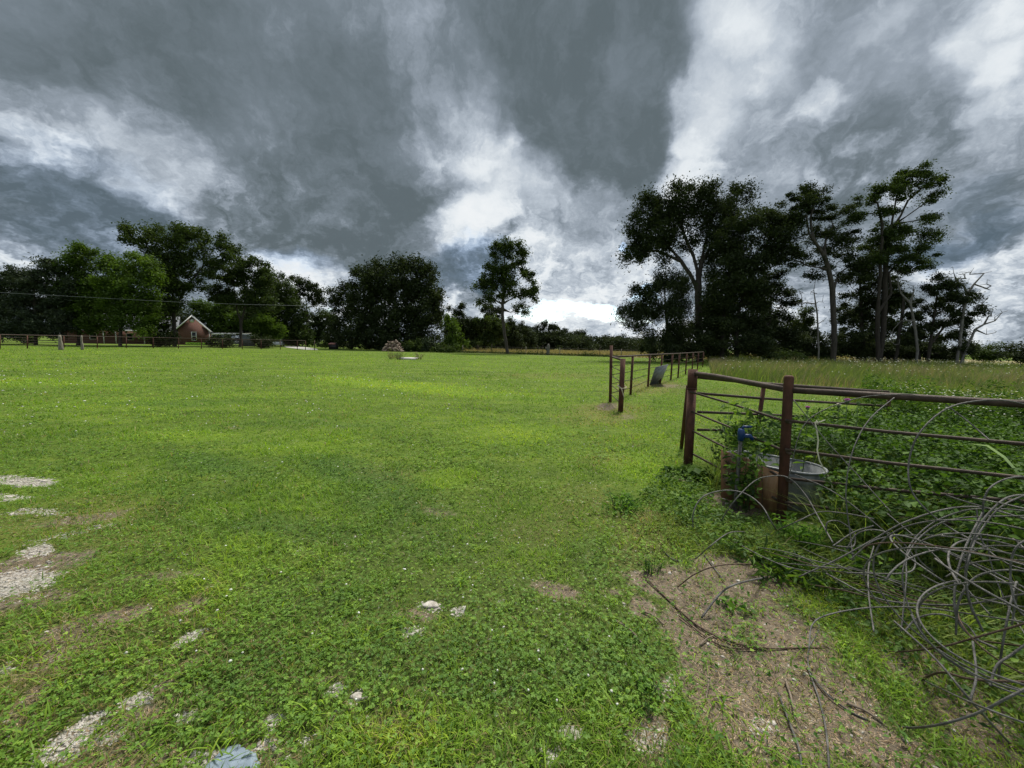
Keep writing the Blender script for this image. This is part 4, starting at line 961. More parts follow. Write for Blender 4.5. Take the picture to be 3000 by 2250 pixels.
tree('walnut_tree', 'tall wide-spreading tree with lobed crown in front of the brick house', 'tree', 64,
     [[(512, 1014), (510, 970), (507, 925), (503, 870), (500, 800), (525, 730), (545, 690)], [(503, 890), (470, 820), (440, 740), (415, 690)], [(505, 900), (545, 840), (590, 780), (650, 740)], [(500, 830), (460, 760), (455, 700)], [(590, 780), (600, 730), (595, 700)]],
     [(368, 685, 16, 14), (392, 672, 22, 14), (400, 705, 28, 18), (440, 672, 28, 14), (452, 700, 34, 20), (460, 735, 36, 24), (525, 680, 36, 18), (570, 685, 36, 20), (540, 715, 48, 24), (600, 712, 22, 16), (520, 755, 44, 26), (590, 750, 34, 20), (655, 708, 18, 16), (650, 735, 28, 16), (690, 735, 20, 14), (675, 758, 32, 14), (620, 770, 34, 16), (480, 785, 46, 30), (545, 790, 40, 24), (600, 800, 28, 14), (470, 840, 50, 40), (530, 850, 36, 26), (570, 835, 26, 18), (470, 890, 46, 30), (520, 895, 34, 18), (455, 940, 40, 26), (470, 965, 22, 16)],
     r0=.44, leaf=.36, cov=1.05, mat='leaf_mid', bark='bark', clump=.75, flatc=.55, seed=104)
tree('walnut_tree', 'broad tree with a pale forked trunk right of the brick house', 'tree', 70,
     [[(703, 1016), (705, 980), (706, 950), (694, 905), (688, 860)], [(706, 950), (718, 905), (725, 860)]],
     [(690, 782, 36, 16), (735, 775, 36, 16), (770, 790, 26, 16), (670, 810, 44, 20), (720, 815, 50, 26), (775, 815, 32, 20), (620, 848, 22, 16), (640, 860, 34, 18), (690, 850, 54, 26), (760, 855, 44, 28), (700, 885, 60, 16), (650, 885, 30, 16), (770, 895, 44, 24)],
     r0=.36, leaf=.36, cov=1.1, mat='leaf_mid', bark='bark_light', clump=.7, flatc=.5, seed=105, tintsh=-.1)
tree('hardwood_tree', 'dense green tree right of the pale forked trunk, behind the feathery shrub', 'tree', 84,
     [[(742, 1012), (742, 960), (760, 900)]],
     [(800, 830, 34, 22), (828, 815, 14, 10), (790, 860, 44, 26), (845, 855, 30, 26), (820, 900, 50, 34), (870, 905, 28, 34), (790, 930, 40, 30), (850, 955, 44, 34), (880, 985, 34, 24), (800, 975, 50, 30)],
     r0=.3, leaf=.42, cov=1.2, mat='leaf_mid', clump=.8, seed=106, tintsh=-.12)
tree('hardwood_tree', 'open-topped tree with round tufts of leaves before the gap in the trees', 'tree', 88,
     [[(900, 1014), (902, 950), (895, 880)]],
     [(862, 822, 16, 12), (885, 832, 22, 14), (915, 835, 18, 12), (905, 856, 30, 16), (935, 865, 18, 14), (875, 865, 22, 16), (915, 885, 24, 14), (945, 882, 12, 10)],
     r0=.22, leaf=.4, cov=1.1, mat='leaf_dark', clump=.65, seed=107)
tree('hardwood_tree', 'low mixed green thicket tree filling the gap behind the black bin', 'tree', 92,
     [[(930, 1014), (930, 960)]], [(905, 935, 30, 18), (945, 930, 30, 20), (970, 945, 26, 26), (920, 970, 44, 30), (965, 985, 40, 28), (900, 1000, 40, 14)], r0=.2, leaf=.42, cov=1.2, mat='leaf_mid', clump=.7, seed=108, tintsh=-.2)
tree('hardwood_tree', 'lighter green tree seen behind the peak of the brick gable', 'tree', 108,
     [[(610, 1008), (612, 950)]], [(585, 895, 30, 16), (620, 905, 36, 18), (600, 930, 40, 22), (640, 940, 34, 24), (660, 905, 22, 20), (690, 945, 40, 28), (650, 965, 44, 14)], r0=.25, leaf=.45, cov=1.2, mat='leaf_bright', clump=.8, seed=109, tintsh=-.35)
tree('hardwood_tree', 'dark tree filling the view behind the carport and shed', 'tree', 112,
     [[(740, 1008), (740, 950)]], [(700, 910, 60, 30), (760, 930, 60, 36), (700, 960, 70, 26), (780, 970, 60, 30), (640, 970, 60, 20)], r0=.3, leaf=.5, cov=1.2, mat='leaf_dark', clump=.9, seed=110)
tree('hardwood_tree', 'dark tree behind the long roof of the brick house', 'tree', 100,
     [[(400, 1008), (400, 950)]], [(330, 900, 70, 40), (420, 920, 70, 40), (250, 930, 80, 40), (500, 930, 50, 30), (350, 960, 90, 24), (180, 940, 60, 40)], r0=.3, leaf=.5, cov=1.1, mat='leaf_dark', clump=.9, seed=111)
tree('mimosa_tree', 'low spreading shrubby tree with long feathery fronds beside the white car', 'tree', 68,
     [[(765, 1014), (766, 985), (768, 960)]], [(760, 940, 20, 8), (785, 945, 24, 9), (805, 960, 20, 9), (760, 960, 30, 12), (795, 978, 26, 8), (765, 980, 34, 16), (812, 972, 12, 5)],
     r0=.12, leaf=.55, asp=.16, cov=1.5, mat='leaf_bright', clump=.7, flatc=.5, droop=.2, seed=112, tintsh=-.25)
for i, (lab, x_, y_, rx, ry, dd_, mt_) in enumerate([
    ('rounded dark evergreen shrub in front of the carport', 648, 1000, 36, 16, 62, 'leaf_dark'), ('large dark shrub under the feathery fronds', 775, 1000, 28, 18, 64, 'leaf_dark'),
    ('dark spreading evergreen shrub left of the tall tree in front of the house', 470, 995, 36, 20, 58, 'leaf_dark'), ('low dark shrub under the wide grey-green cedar', 78, 998, 26, 10, 60, 'leaf_dark'),
    ('dark shrub beside the right edge of the white car', 860, 995, 26, 16, 90, 'leaf_dark'), ('rough green bush at the foot of the massive dark round tree', 1230, 1015, 50, 14, 64, 'leaf_mid'), ('pale leafy bush of upright stems behind the firewood pile', 1262, 1008, 20, 18, 62, 'leaf_cedar'),
    ('green bush at the near end of the field edge', 1300, 1022, 40, 10, 62, 'leaf_mid'), ('bush at the foot of the open-topped tree left of the black bin', 945, 1012, 16, 8, 80, 'leaf_mid'), ('dark bush behind the bin under the massive round tree', 1015, 1008, 40, 16, 76, 'leaf_dark'), ('dark bush closing the space under the massive round tree', 1110, 1008, 60, 18, 76, 'leaf_dark')]):
    tree('shrub', lab, 'shrub', dd_, [[(x_, 1016), (x_, y_)]], [(x_, y_, rx, ry), (x_ - rx * .4, y_ + ry * .3, rx * .6, ry * .6), (x_ + rx * .4, y_ + ry * .3, rx * .6, ry * .6)], r0=.06, leaf=.28, cov=1.2, mat=mt_, clump=.45, seed=120 + i)
# yellow-green flower bed by the house wall
Pc = np.array([PZ(545 + 60 * rng.random(), 74 + rng.random() * 1.5, .1 + .45 * rng.random()) for _ in range(420)])
V3, t3, tt3 = leaves(Pc, .3 * (.6 + .8 * rng.random(len(Pc))), .5, rng.random(len(Pc)), 140, tilt=.6)
o = npmesh('flower_bed', V3, None, t3, M['leaf_lime'], attrs={'tint': tt3}); tag(o, 'yellow-green hosta bed along the brick gable wall', 'flower bed', kind='stuff')

# ------------------------------------------------------------------ house, carport, shed
def quadp(mb, a, b, c_, d_, th):
    mb.poly([a, b, c_, d_], th); return mb
HD = 80.0
def HP(px, z, d=HD): return PZ(px, d, z)
h0 = HP(567, 0)
mppH = HD / F_PX
zc = lambda py, px=567, d=HD: P(px, py, d)[2]
house = empty('brick_house', h0, 'red-brown brick house with white-trimmed gable and long grey shingle wing', 'house')
HROT = R(36)
def HX(px):                       # distance along the turned front, for the column px
    t = (1500.0 - px) / F_PX
    return h0[0] - ((HD * t + h0[0]) / (math.cos(HROT) + math.sin(HROT) * t))
xl, xr, xm = HX(522), HX(612), h0[0]
ze, zp = zc(967, 612), zc(926)
yb = h0[1]
wl_ = MB(); wl_.poly([(xl, yb, -.2), (xr, yb, -.2), (xr, yb, ze), (xm, yb, zp - .15), (xl, yb, ze)], (0, 9, 0)); wl_.build('wall', M['brick'], house)
rf = MB()
sl = (zp - ze) / (xr - xm)
for sgn, xe in ((1, xr + .35), (-1, xl - .35)):
    zo = zp - sl * abs(xe - xm)
    rf.poly([(xm, yb - .3, zp), (xe, yb - .3, zo), (xe, yb + 9.3, zo), (xm, yb + 9.3, zp)], (0, 0, .12))
roof = rf.build('roof', M['roof'], house)
tr_ = MB()
for sgn, xe in ((1, xr + .38), (-1, xl - .38)):
    zo = zp - sl * abs(xe - xm)
    tr_.poly([(xm, yb - .34, zp + .14), (xe, yb - .34, zo + .14), (xe, yb - .34, zo - .16), (xm, yb - .34, zp - .16)], (0, .05, 0))
tr_.box((xr + .05, yb - .05, ze / 2), (.1, .1, ze)); tr_.build('trim', M['white'], house)
vt = MB(); th = np.linspace(0, 2 * math.pi, 17)[:-1]
zv = zc(940); vt.poly([(xm + .38 * math.cos(a), yb - .06, zv + .38 * math.sin(a)) for a in th], (0, .05, 0)); vt.build('round_vent', M['white'], house)
wx0, wx1 = HX(560), HX(575.5); wz0, wz1 = zc(998), zc(972)
win = MB()
fw = .12
for (a, b_, c_, d_) in ((wx0, wx0 + fw, wz0, wz1), (wx1 - fw, wx1, wz0, wz1), (wx0 + fw, wx1 - fw, wz1 - fw, wz1), (wx0 + fw, wx1 - fw, wz0, wz0 + fw), (wx0 + fw, wx1 - fw, (wz0 + wz1) / 2 - .05, (wz0 + wz1) / 2 + .05)):
    win.box(((a + b_) / 2, yb - .04, (c_ + d_) / 2), (b_ - a, .08, d_ - c_))
w_ = win.build('window', M['white'], house)
gl = MB(); gl.box(((wx0 + wx1) / 2, yb - .012, (wz0 + wz1) / 2), (wx1 - wx0 - 2 * fw, .02, wz1 - wz0 - 2 * fw)); gl.build('pane', M['glass_dark'], w_)
# long wing to the left
x0w = HX(165); zev = 2.55; yw = yb + 2.2
wg = MB(); wg.box(((x0w + xl) / 2, yw + 4, zev / 2 - .1), (xl - x0w, 8, zev)); wg.build('wing_wall', M['brick'], house)
zr_ = zc(931, 490, HD + 6)
wr = MB()
wr.poly([(x0w - .4, yb + .4, zev - .05), (xl - .05, yb + .4, zev - .05), (xl - .05, yw + 4, zr_), (x0w - .4, yw + 4, zr_)], (0, 0, .12))
wr.poly([(x0w - .4, yw + 4, zr_), (xl - .05, yw + 4, zr_), (xl - .05, yw + 8.4, zev), (x0w - .4, yw + 8.4, zev)], (0, 0, .12)); wr.build('wing_roof', M['roof'], house)
gt = MB(); gt.box(((x0w + xl) / 2, yb + .36, zev + .02), (xl - x0w, .08, .16)); gt.build('gutter', M['white'], house)
for px_ in (300, 336, 420, 482):
    pm = MB(); pm.box((HX(px_), yb + .6, zev / 2 - .05), (.13, .13, zev - .1)); pm.build('porch_post', M['white'], house)
for px_ in (262, 372):
    wf = MB(); wf.box((HX(px_), yw - .03, 1.4), (1.0, .06, 1.3)); wf_ = wf.build('window', M['white'], house)
    wp = MB(); wp.box((HX(px_), yw - .07, 1.4), (.8, .02, 1.1)); wp.build('pane', M['glass_dark'], wf_)

house.rotation_euler = (0, 0, HROT)
cp0 = PZ(655, 84, 0)
carport = empty('carport', cp0, 'open carport with flat white metal roof joined to the brick house', 'carport')
a, b_ = PZ(613, 84, 0), PZ(712, 84, 0)
cz = 2.45
cr = MB(); cr.poly([(a[0], a[1] - 2, cz - .1), (b_[0], a[1] - 2, cz + .1), (b_[0], a[1] + 5, cz + .25), (a[0], a[1] + 5, cz + .05)], (0, 0, .08)); cr.build('roof', M['white'], carport)
fs = MB(); fs.poly([(a[0], a[1] - 2.05, cz + .05), (b_[0], a[1] - 2.05, cz + .2), (b_[0], a[1] - 2.05, cz - .1), (a[0], a[1] - 2.05, cz - .40)], (0, .04, 0)); fs.build('fascia', M['white'], carport)
for px_ in (669, 708):
    for yy in (-1.8, 4.6):
        q_ = PZ(px_, 84, 0); pm = MB(); pm.box((q_[0], a[1] + yy, cz / 2), (.09, .09, cz)); pm.build('post', M['white'], carport)
sh0 = PZ(719, 80, 0)
shed = empty('storage_shed', sh0, 'small pale ribbed metal shed behind the pale forked trunk', 'shed')
sb = MB(); sw = 1.25
for i in range(12):
    sb.box((sh0[0] - sw / 2 + sw * (i + .5) / 12, sh0[1] + (i % 2) * .02, 1.15), (sw / 12, .06, 2.3))
sb.box((sh0[0], sh0[1] + 1.1, 1.15), (sw, 2.1, 2.28)); sb.build('wall', M['galv'], shed)
sr = MB(); sr.poly([(sh0[0] - .7, sh0[1] - .1, 2.36), (sh0[0] + .75, sh0[1] - .1, 2.18), (sh0[0] + .75, sh0[1] + 2.3, 2.18), (sh0[0] - .7, sh0[1] + 2.3, 2.36)], (0, 0, .06)); sr.build('roof', M['white'], shed)
sheet('driveway', [G(823, 1014), G(862, 1013.6), G(926, 1021.5), G(932, 1025.5), G(897, 1025), G(845, 1019)], .03, M['slab'])

def car(label, px, d, rz, paint, L=4.6, Wd=1.85, H=1.72):
    """sport utility car, x forward; body profile extruded across"""
    root = empty('parked_car', PZ(px, d, 0), label, 'car', 'parked cars near the brick house')
    base = np.array(parent_world(root))
    ca, sa = math.cos(rz), math.sin(rz)
    def T(pts): pts = np.asarray(pts, float); return np.column_stack([pts[:, 0] * ca - pts[:, 1] * sa, pts[:, 0] * sa + pts[:, 1] * ca, pts[:, 2]]) + base
    hl = L / 2
    prof = [(-hl, .45), (-hl, .95), (-hl + .1, 1.02), (hl - 1.25, 1.02), (hl - .15, .85), (hl, .65), (hl, .32), (-hl + .05, .32)]
    def prism(prof, y0, y1, inset=0):
        n = len(prof)
        V = [(x_, y0 + (inset if z_ > 1.2 else 0), z_) for x_, z_ in prof] + [(x_, y1 - (inset if z_ > 1.2 else 0), z_) for x_, z_ in prof]
        t = [[0, i, i + 1] for i in range(1, n - 1)] + [[n, n + i + 1, n + i] for i in range(1, n - 1)]
        q = [[i, i + n, (i + 1) % n + n, (i + 1) % n] for i in range(n)]
        return np.array(V), q, t
    mb = MB(); V, q, t = prism(prof, -Wd / 2, Wd / 2); mb.add(T(V), q, t)
    roofp = [(-hl + .45, H - .06), (-hl + .7, H), (hl - 2.3, H), (hl - 2.15, H - .06)]
    V, q, t = prism(roofp, -Wd / 2 + .17, Wd / 2 - .17); mb.add(T(V), q, t)
    for x0, x1, xb0, xb1 in ((-hl + .45, -hl + .52, -hl + .08, -hl + .2), (-.75, -.65, -.75, -.65), (hl - 2.28, hl - 2.2, hl - 1.32, hl - 1.2), (-hl + 1.35, -hl + 1.45, -hl + 1.15, -hl + 1.25)):
        for sy in (-1, 1):
            V = [(xb0, sy * Wd / 2 * .985, 1.0), (xb1, sy * Wd / 2 * .985, 1.0), (x1 + .04, sy * (Wd / 2 - .165), H - .03), (x0 - .02, sy * (Wd / 2 - .165), H - .03)]
            V = V + [(v[0], v[1] - sy * .05, v[2]) for v in V]
            mb.add(T(V), [[0, 1, 2, 3], [4, 7, 6, 5], [0, 4, 5, 1], [1, 5, 6, 2], [2, 6, 7, 3], [3, 7, 4, 0]])
    mb.build('body', paint, root)
    g_ = MB(); gp = [(-hl + .12, 1.0), (-hl + .5, H - .04), (hl - 2.25, H - .04), (hl - 1.28, 1.0)]
    n = 4; V = [(x_, -(Wd / 2 - (.19 if z_ > 1.2 else .03)), z_) for x_, z_ in gp] + [(x_, (Wd / 2 - (.19 if z_ > 1.2 else .03)), z_) for x_, z_ in gp]
    g_.add(T(V), [[0, 3, 2, 1], [4, 5, 6, 7], [0, 1, 5, 4], [1, 2, 6, 5], [2, 3, 7, 6], [3, 0, 4, 7]]); g_.build('windows', M['glass_dark'], root)
    for sx in (-hl + .85, hl - .9):
        for sy in (-1, 1):
            w1 = MB(); c0 = (sx, sy * (Wd / 2 - .08), .36)
            w1.tube(T([(c0[0], c0[1] - sy * .12, c0[2]), (c0[0], c0[1] + sy * .09, c0[2])]), .36, 18); wo_ = w1.build('wheel', M['rubber'], root)
            w2 = MB(); w2.tube(T([(c0[0], c0[1] + sy * .09, c0[2]), (c0[0], c0[1] + sy * .105, c0[2])]), .21, 14); w2.build('rim', M['car_silver'], wo_)
    for sy in (-1, 1):
        l1 = MB()
        V = [(-hl - .015, sy * (Wd / 2 - .04), .85), (-hl - .015, sy * (Wd / 2 - .22), .85), (-hl - .015, sy * (Wd / 2 - .22), 1.0), (-hl - .015, sy * (Wd / 2 - .04), 1.0)]
        l1.poly(T(V), (.03 * ca, .03 * sa, 0)); l1.build('tail_lamp', M['red_lamp'], root)
    return root
car('silver sport utility car parked under the white carport', 687, 81, R(235), M['car_silver'])
car('white sport utility car parked on the pale driveway', 815, 84, R(112), M['car_white'])
car('white car far off under the wide grey-green cedar', 47, 104, R(120), M['car_white'])

# black bin
b0 = G(974, 1023)
bn = empty('rubbish_bin', b0, 'black bin with a faded red lid at the edge of the trees', 'bin')
mb = MB(); mb.poly([(b0[0] - .65, b0[1], 0), (b0[0] + .65, b0[1], 0), (b0[0] + .7, b0[1], .85), (b0[0] - .7, b0[1], .85)], (0, .9, 0)); mb.build('body', M['black'], bn)
mb = MB(); mb.poly([(b0[0] - .75, b0[1] - .06, .87), (b0[0] + .45, b0[1] - .06, .87), (b0[0] + .45, b0[1] + .9, 1.1), (b0[0] - .75, b0[1] + .9, 1.1)], (0, 0, .06)); mb.build('lid', M['lid'], bn)
mb = MB(); mb.box((b0[0] + .62, b0[1] + .3, 1.0), (.25, .5, .25)); mb.build('bracket', M['black'], bn)

# firewood pile
f0 = G(1151, 1030)
r_ = np.random.default_rng(5)
for i in range(190):
    u_ = r_.random() * 2 - 1; v_ = -1 + 2 * r_.random() ** 1.5
    hh = 1.75 * max(0, 1 - abs(u_ + .1) ** 2.6) * max(.3, 1 - v_ ** 2)
    z_ = r_.random() ** .45 * hh
    c0 = np.array([f0[0] + u_ * 1.6, f0[1] + .9 + v_ * .9, z_ + .08])
    a_ = r_.normal(0, .9); e_ = r_.normal(0, .35)
    dv = np.array([math.sin(a_) * math.cos(e_), math.cos(a_) * math.cos(e_) * .8, math.sin(e_)]); dv /= np.linalg.norm(dv)
    Lh = .19 + .07 * r_.random()
    mb = MB(); mb.tube([c0 - dv * Lh, c0 + dv * Lh], .08 + .06 * r_.random(), int(r_.integers(3, 7)))
    o = mb.build('firewood_log', M['firewood'] if i % 2 else M['split'])
    tag(o, 'split log in the rounded firewood heap on the lawn', 'log', 'split logs heaped on the lawn')

# concrete slab with dead weeds
s0 = G(1190, 1053)
sl_ = MB(); sl_.box((s0[0], s0[1] + .9, .05), (1.5, 2.2, .14), .1); o = sl_.build('concrete_slab', M['slab']); tag(o, 'pale low concrete slab out on the lawn in front of the firewood', 'slab')
def weedclump(name, label, cat, xy, rad, h_, n_, mat, seed, stemr=.004, leafs=.05, asp=.35, lw=6, group=None, spread=.3, head=None):
    """upright stems carrying leaves"""
    r = np.random.default_rng(seed)
    z0 = float(height(np.array([xy[0]]), np.array([xy[1]]))[0])
    root = empty(name, (xy[0], xy[1], z0), label, cat, group)
    st = MB(); Pc = []
    for i in range(n_):
        a = r.random() * 6.28; q_ = rad * math.sqrt(r.random())
        b0_ = np.array([xy[0] + q_ * math.cos(a), xy[1] + q_ * math.sin(a), z0 - .02])
        hh = h_ * (.55 + .5 * r.random())
        ln = np.array([math.cos(a), math.sin(a), 0]) * spread * hh * r.random()
        pts = [b0_, b0_ + ln * .3 + np.array([0, 0, hh * .5]), b0_ + ln + np.array([0, 0, hh])]
        st.tube(pts, [stemr, stemr * .8, stemr * .4], 5)
        k = int(lw * hh / .1)
        for j in range(k):
            t_ = .15 + .85 * r.random()
            c = pts[0] * (1 - t_) ** 2 + 2 * pts[1] * t_ * (1 - t_) + pts[2] * t_ * t_
            aa = r.random() * 6.28; rr = leafs * (.5 + .6 * (1 - t_) + r.random() * .3)
            Pc.append(c + np.array([math.cos(aa) * rr, math.sin(aa) * rr, r.normal(0, .01)]))
    st.build('stems', M['stem'], root)
    Pc = np.array(Pc); k = len(Pc)
    V3, t3, tt3 = leaves(Pc, leafs * (.7 + .7 * r.random(k)), asp, np.clip(r.random(k), 0, 1), seed, tilt=.7, droop=.1)
    npmesh('leaves', V3, None, t3, M[mat], root, attrs={'tint': tt3})
    return root
for i, (px_, py_, hh, lab, mt_) in enumerate([(1150, 1052, .6, 'brown dead weed clump at the near end of the concrete slab', 'straw'), (1172, 1054, .65, 'dark upright weed stalks against the middle of the concrete slab', 'brush'), (1228, 1053, .6, 'straw-coloured dry weed at the far end of the concrete slab', 'straw')]):
    weedclump('dead_weed', lab, 'weed', G(px_, py_), .32, hh * 1.25, 15, mt_, 160 + i, stemr=.013, leafs=.10, asp=.2, lw=3, spread=.8)

# power line
pts = [P(px_, py_, d_) for px_, py_, d_ in ((-500, 800, 46), (-200, 838, 48), (0, 857, 50), (250, 870.5, 52), (500, 884, 54), (700, 891.5, 57), (900, 896, 62), (1010, 897, 68))]
mb = MB(); mb.tube(pts, .022, 6); o = mb.build('power_line', M['galv']); tag(o, 'single overhead wire sagging across the trees by the house', 'wire')

# ------------------------------------------------------------------ pipe fence by the house
def sag(a, b_, n=8, s=0.0, wob=0.0, seed=0):
    a, b_ = np.array(a), np.array(b_); r = np.random.default_rng(seed)
    t = np.linspace(0, 1, n)[:, None]
    p = a + (b_ - a) * t
    p[:, 2] -= (np.sin(np.pi * t[:, 0]) * s)
    if wob: p[1:-1] += r.normal(0, wob, (n - 2, 3))
    return p
fpx = [-700, -560, -430, -310, -200, -100, 0, 80, 187, 285, 370, 449, 523, 590, 652, 710, 765, 821, 871, 895]
def fd(px): return float(np.interp(px, [-700, 0, 450, 895], [24, 39, 51, 60]))
yf = empty('pipe_fence', PZ(449, fd(449), 0), 'long low rusty pipe fence between the lawn and the house', 'fence')
HF = 1.42
tops = [PZ(p_, fd(p_), HF) for p_ in fpx]
mb = MB(); mb.tube(tops, .045, 8); mb.build('top_rail', M['rust_dark'], yf)
for k in range(4):
    mb = MB(); mb.tube([PZ(p_, fd(p_), HF - .27 * (k + 1)) for p_ in fpx], .014, 5); mb.build('rod', M['rust_dark'], yf)
for p_ in fpx:
    mb = MB(); mb.tube([PZ(p_, fd(p_), -.1), PZ(p_, fd(p_), HF - .03)], .05, 8); mb.build('post', M['rust'], yf)
q_ = PZ(922, 58, 0); mb = MB(); mb.tube([q_, q_ + np.array([0, 0, 1.5])], .06, 8); o = mb.build('steel_post', M['rust_dark']); tag(o, 'single dark post standing just beyond the end of the house fence', 'post')
for px_, w__, lab in ((179, .28, 'thick weathered grey wooden post, the wider of two by the house fence'), (242, .18, 'slimmer weathered grey wooden post, the narrower of two by the house fence')):
    a = G(px_, 1025); r_ = np.random.default_rng(int(px_))
    z = np.linspace(-.1, 1.52, 7); mb = MB(); mb.tube([(a[0] + r_.normal(0, .015), a[1], zz) for zz in z], [w__ * (1.25 - .12 * i + r_.normal(0, .05)) * .62 for i in range(7)], 9)
    o = mb.build('wooden_post', M['wood_post'], smooth=False); tag(o, lab, 'post', 'wooden posts by the house fence')

# ------------------------------------------------------------------ wire fence along the dry field
sheet('dry_field', [PZ(1290, 64, 0), PZ(2080, 56, 0), PZ(2600, 60, 0), PZ(3400, 75, 0), PZ(2600, 150, 0), PZ(1290, 150, 0)], .03, M['dry_ground'] if 'dry_ground' in M else pbr('dry_ground', [(.3, (.14, .13, .05)), (.55, (.26, .22, .10)), (.8, (.34, .28, .14))], .6, .95, bump=.3))
xy = scatter_poly([PZ(1290, 65, 0), PZ(2080, 56, 0), PZ(2500, 60, 0), PZ(2500, 110, 0), PZ(1290, 108, 0)], 9, 7)
n = len(xy)
VV, q, t, tt = blades(xy[:, 0], xy[:, 1], np.zeros(n) + .02, .25 + .35 * rng.random(n), .05 + .06 * rng.random(n), .3 + .5 * rng.random(n), np.clip(rng.random(n), 0, 1), 71)
o = npmesh('dry_field_grass', VV, q, t, M['dry_grass'], attrs={'tint': tt}); tag(o, 'straw-coloured uncut grass in the field before the distant wood', 'grass', kind='stuff')
wf = empty('wire_fence', PZ(1541, 62, 0), 'sagging wire fence on thin posts along the edge of the dry field', 'fence')
wpx = [1356, 1400, 1440, 1541, 1575, 1589, 1640, 1693, 1756, 1820, 1900, 1990]
def wd(px): return float(np.interp(px, [1350, 1700, 2000], [64, 60, 54]))
for i, p_ in enumerate(wpx):
    hh = 1.25 + .25 * ((i * 7) % 3) * .5
    mb = MB(); a = PZ(p_, wd(p_), -.1); mb.tube([a, a + np.array([.03 * ((i % 3) - 1), 0, hh + .1])], .035 if i % 3 else .055, 6); mb.build('post', M['wood_post'] if i % 3 == 0 else M['rust_dark'], wf)
for k in range(4):
    mb = MB(); mb.tube([PZ(p_, wd(p_), .3 + .27 * k) for p_ in wpx], .008, 4); mb.build('wire', M['steel_wire'], wf)
a = PZ(1606, 61, 0); r_ = np.random.default_rng(3)
st = MB(); st.tube([(a[0] + r_.normal(0, .04), a[1], zz) for zz in (-.1, .3, .8, 1.2, 1.55, 1.8)], [.34, .28, .24, .26, .2, .06], 9); st.tube([(a[0] - .3, a[1], .7), (a[0] - .45, a[1], 1.3)], [.12, .05], 7)
o = st.build('tree_stump', M['dead_wood']); tag(o, 'pale weathered broken tree stump standing on the edge of the dry field', 'stump')
# rough weeds along that fence: stuff
wp = []
r_ = np.random.default_rng(33)
for c_ in [1310, 1330, 1345, 1375, 1440, 1515, 1522, 1530, 1552, 1560, 1573, 1585, 1708, 1714, 1722, 1735, 1742]:
    dd_ = wd(c_) - .5
    for j in range(60): wp.append(PZ(c_ + r_.normal(0, 4), dd_ + r_.normal(0, .3), .05 + abs(r_.normal(0, .35))))
for j in range(5200):
    c_ = 1290 + r_.random() * 520; wp.append(PZ(c_, wd(c_) + r_.normal(0, .5), .03 + abs(r_.normal(0, .14))))
wp = np.array(wp)
V3, t3, tt3 = leaves(wp, .2 * (.6 + .8 * r_.random(len(wp))), .4, r_.random(len(wp)) * .8, 34, tilt=.9)
o = npmesh('fence_row_weeds', V3, None, t3, M['leaf_mid'], attrs={'tint': tt3}); tag(o, 'uneven green weeds growing along the wire fence of the dry field', 'weeds', kind='stuff')

# ------------------------------------------------------------------ gateway fence (middle distance)
gf_ = empty('pipe_fence', G(1985, 1108), 'rusty pipe fence with rods running from the gateway back to the huge oak', 'fence')
gb = [(1788, 1179), (1847, 1157), (1898, 1134), (1934, 1124), (1965, 1114), (1986, 1107), (2008, 1097), (2027, 1089), (2043, 1082), (2060, 1077)]
gpos = [G(a_, b__) for a_, b__ in gb]
gpos[-1] = gpos[-2] + (gpos[-2] - gpos[-3]) * 1.2
H2 = 1.30
railp = [g_ + np.array([0, 0, H2]) for g_ in gpos]
mb = MB(); mb.tube(railp, .030, 10); mb.build('top_rail', M['rust_dark'], gf_)
for k in range(4):
    mb = MB(); mb.tube([g_ + np.array([0, 0, H2 - .26 * (k + 1) + .02 * math.sin(i * 1.7 + k)]) for i, g_ in enumerate(gpos)], .011, 6); mb.build('rod', M['rust_dark'], gf_)
for i, g_ in enumerate(gpos[1:]):
    mb = MB(); mb.tube([g_ + np.array([0, 0, -.1]), g_ + np.array([.01, 0, H2 - .03])], .040, 10); mb.build('post', M['rust'], gf_)
mb = MB(); g_ = gpos[0]; mb.tube([g_ + np.array([0, 0, -.1]), P(1791, 1012, 10.96)], .042, 10); mb.build('tall_end_post', M['rust'], gf_)
gq_ = G(1818, 1207)
ps = MB(); ps.tube([gq_ + np.array([0, 0, -.1]), P(1825, 1051, 9.4)], .062, 16); ps.build('gate_post', M['rust'], gf_)
for k in range(5):
    z_ = [H2, 1.02, .76, .5, .24][k]
    mb = MB(); mb.tube([gpos[0] + np.array([0, 0, z_]), gq_ + np.array([0, 0, z_ - .03])], .03 if k == 0 else .011, 8); mb.build('short_rod', M['rust_dark'], gf_)
# rope looped on the gate post
gp = P(1822, 1133, 9.4)
rp = [gp + np.array([.10 * math.cos(t_), .10 * math.sin(t_), .02 * math.sin(t_ * 1.0) + .02 * t_ / 3]) for t_ in np.linspace(-2.6, 3.2, 14)] + [gp + np.array(v) for v in ((-.05, -.12, -.02), (-.02, -.13, -.10), (.01, -.12, -.18), (.03, -.12, -.24))]
mb = MB(); mb.tube(rp, .011, 7); o = mb.build('rope_loop', M['rope']); tag(o, 'frayed pale rope looped round the thick gateway post', 'rope')
# metal sheet leaning on it
a0, a1, a2, a3 = G(1903, 1128), G(1936, 1121), P(1958, 1067, 16.2), P(1921, 1076, 15.6)
mb = MB(); mb.poly([a0, a1, a2, a3], (0, .03, 0)); o = mb.build('metal_panel', M['galv']); tag(o, 'grey sheet metal panel leaning against the rods of the far fence', 'panel')

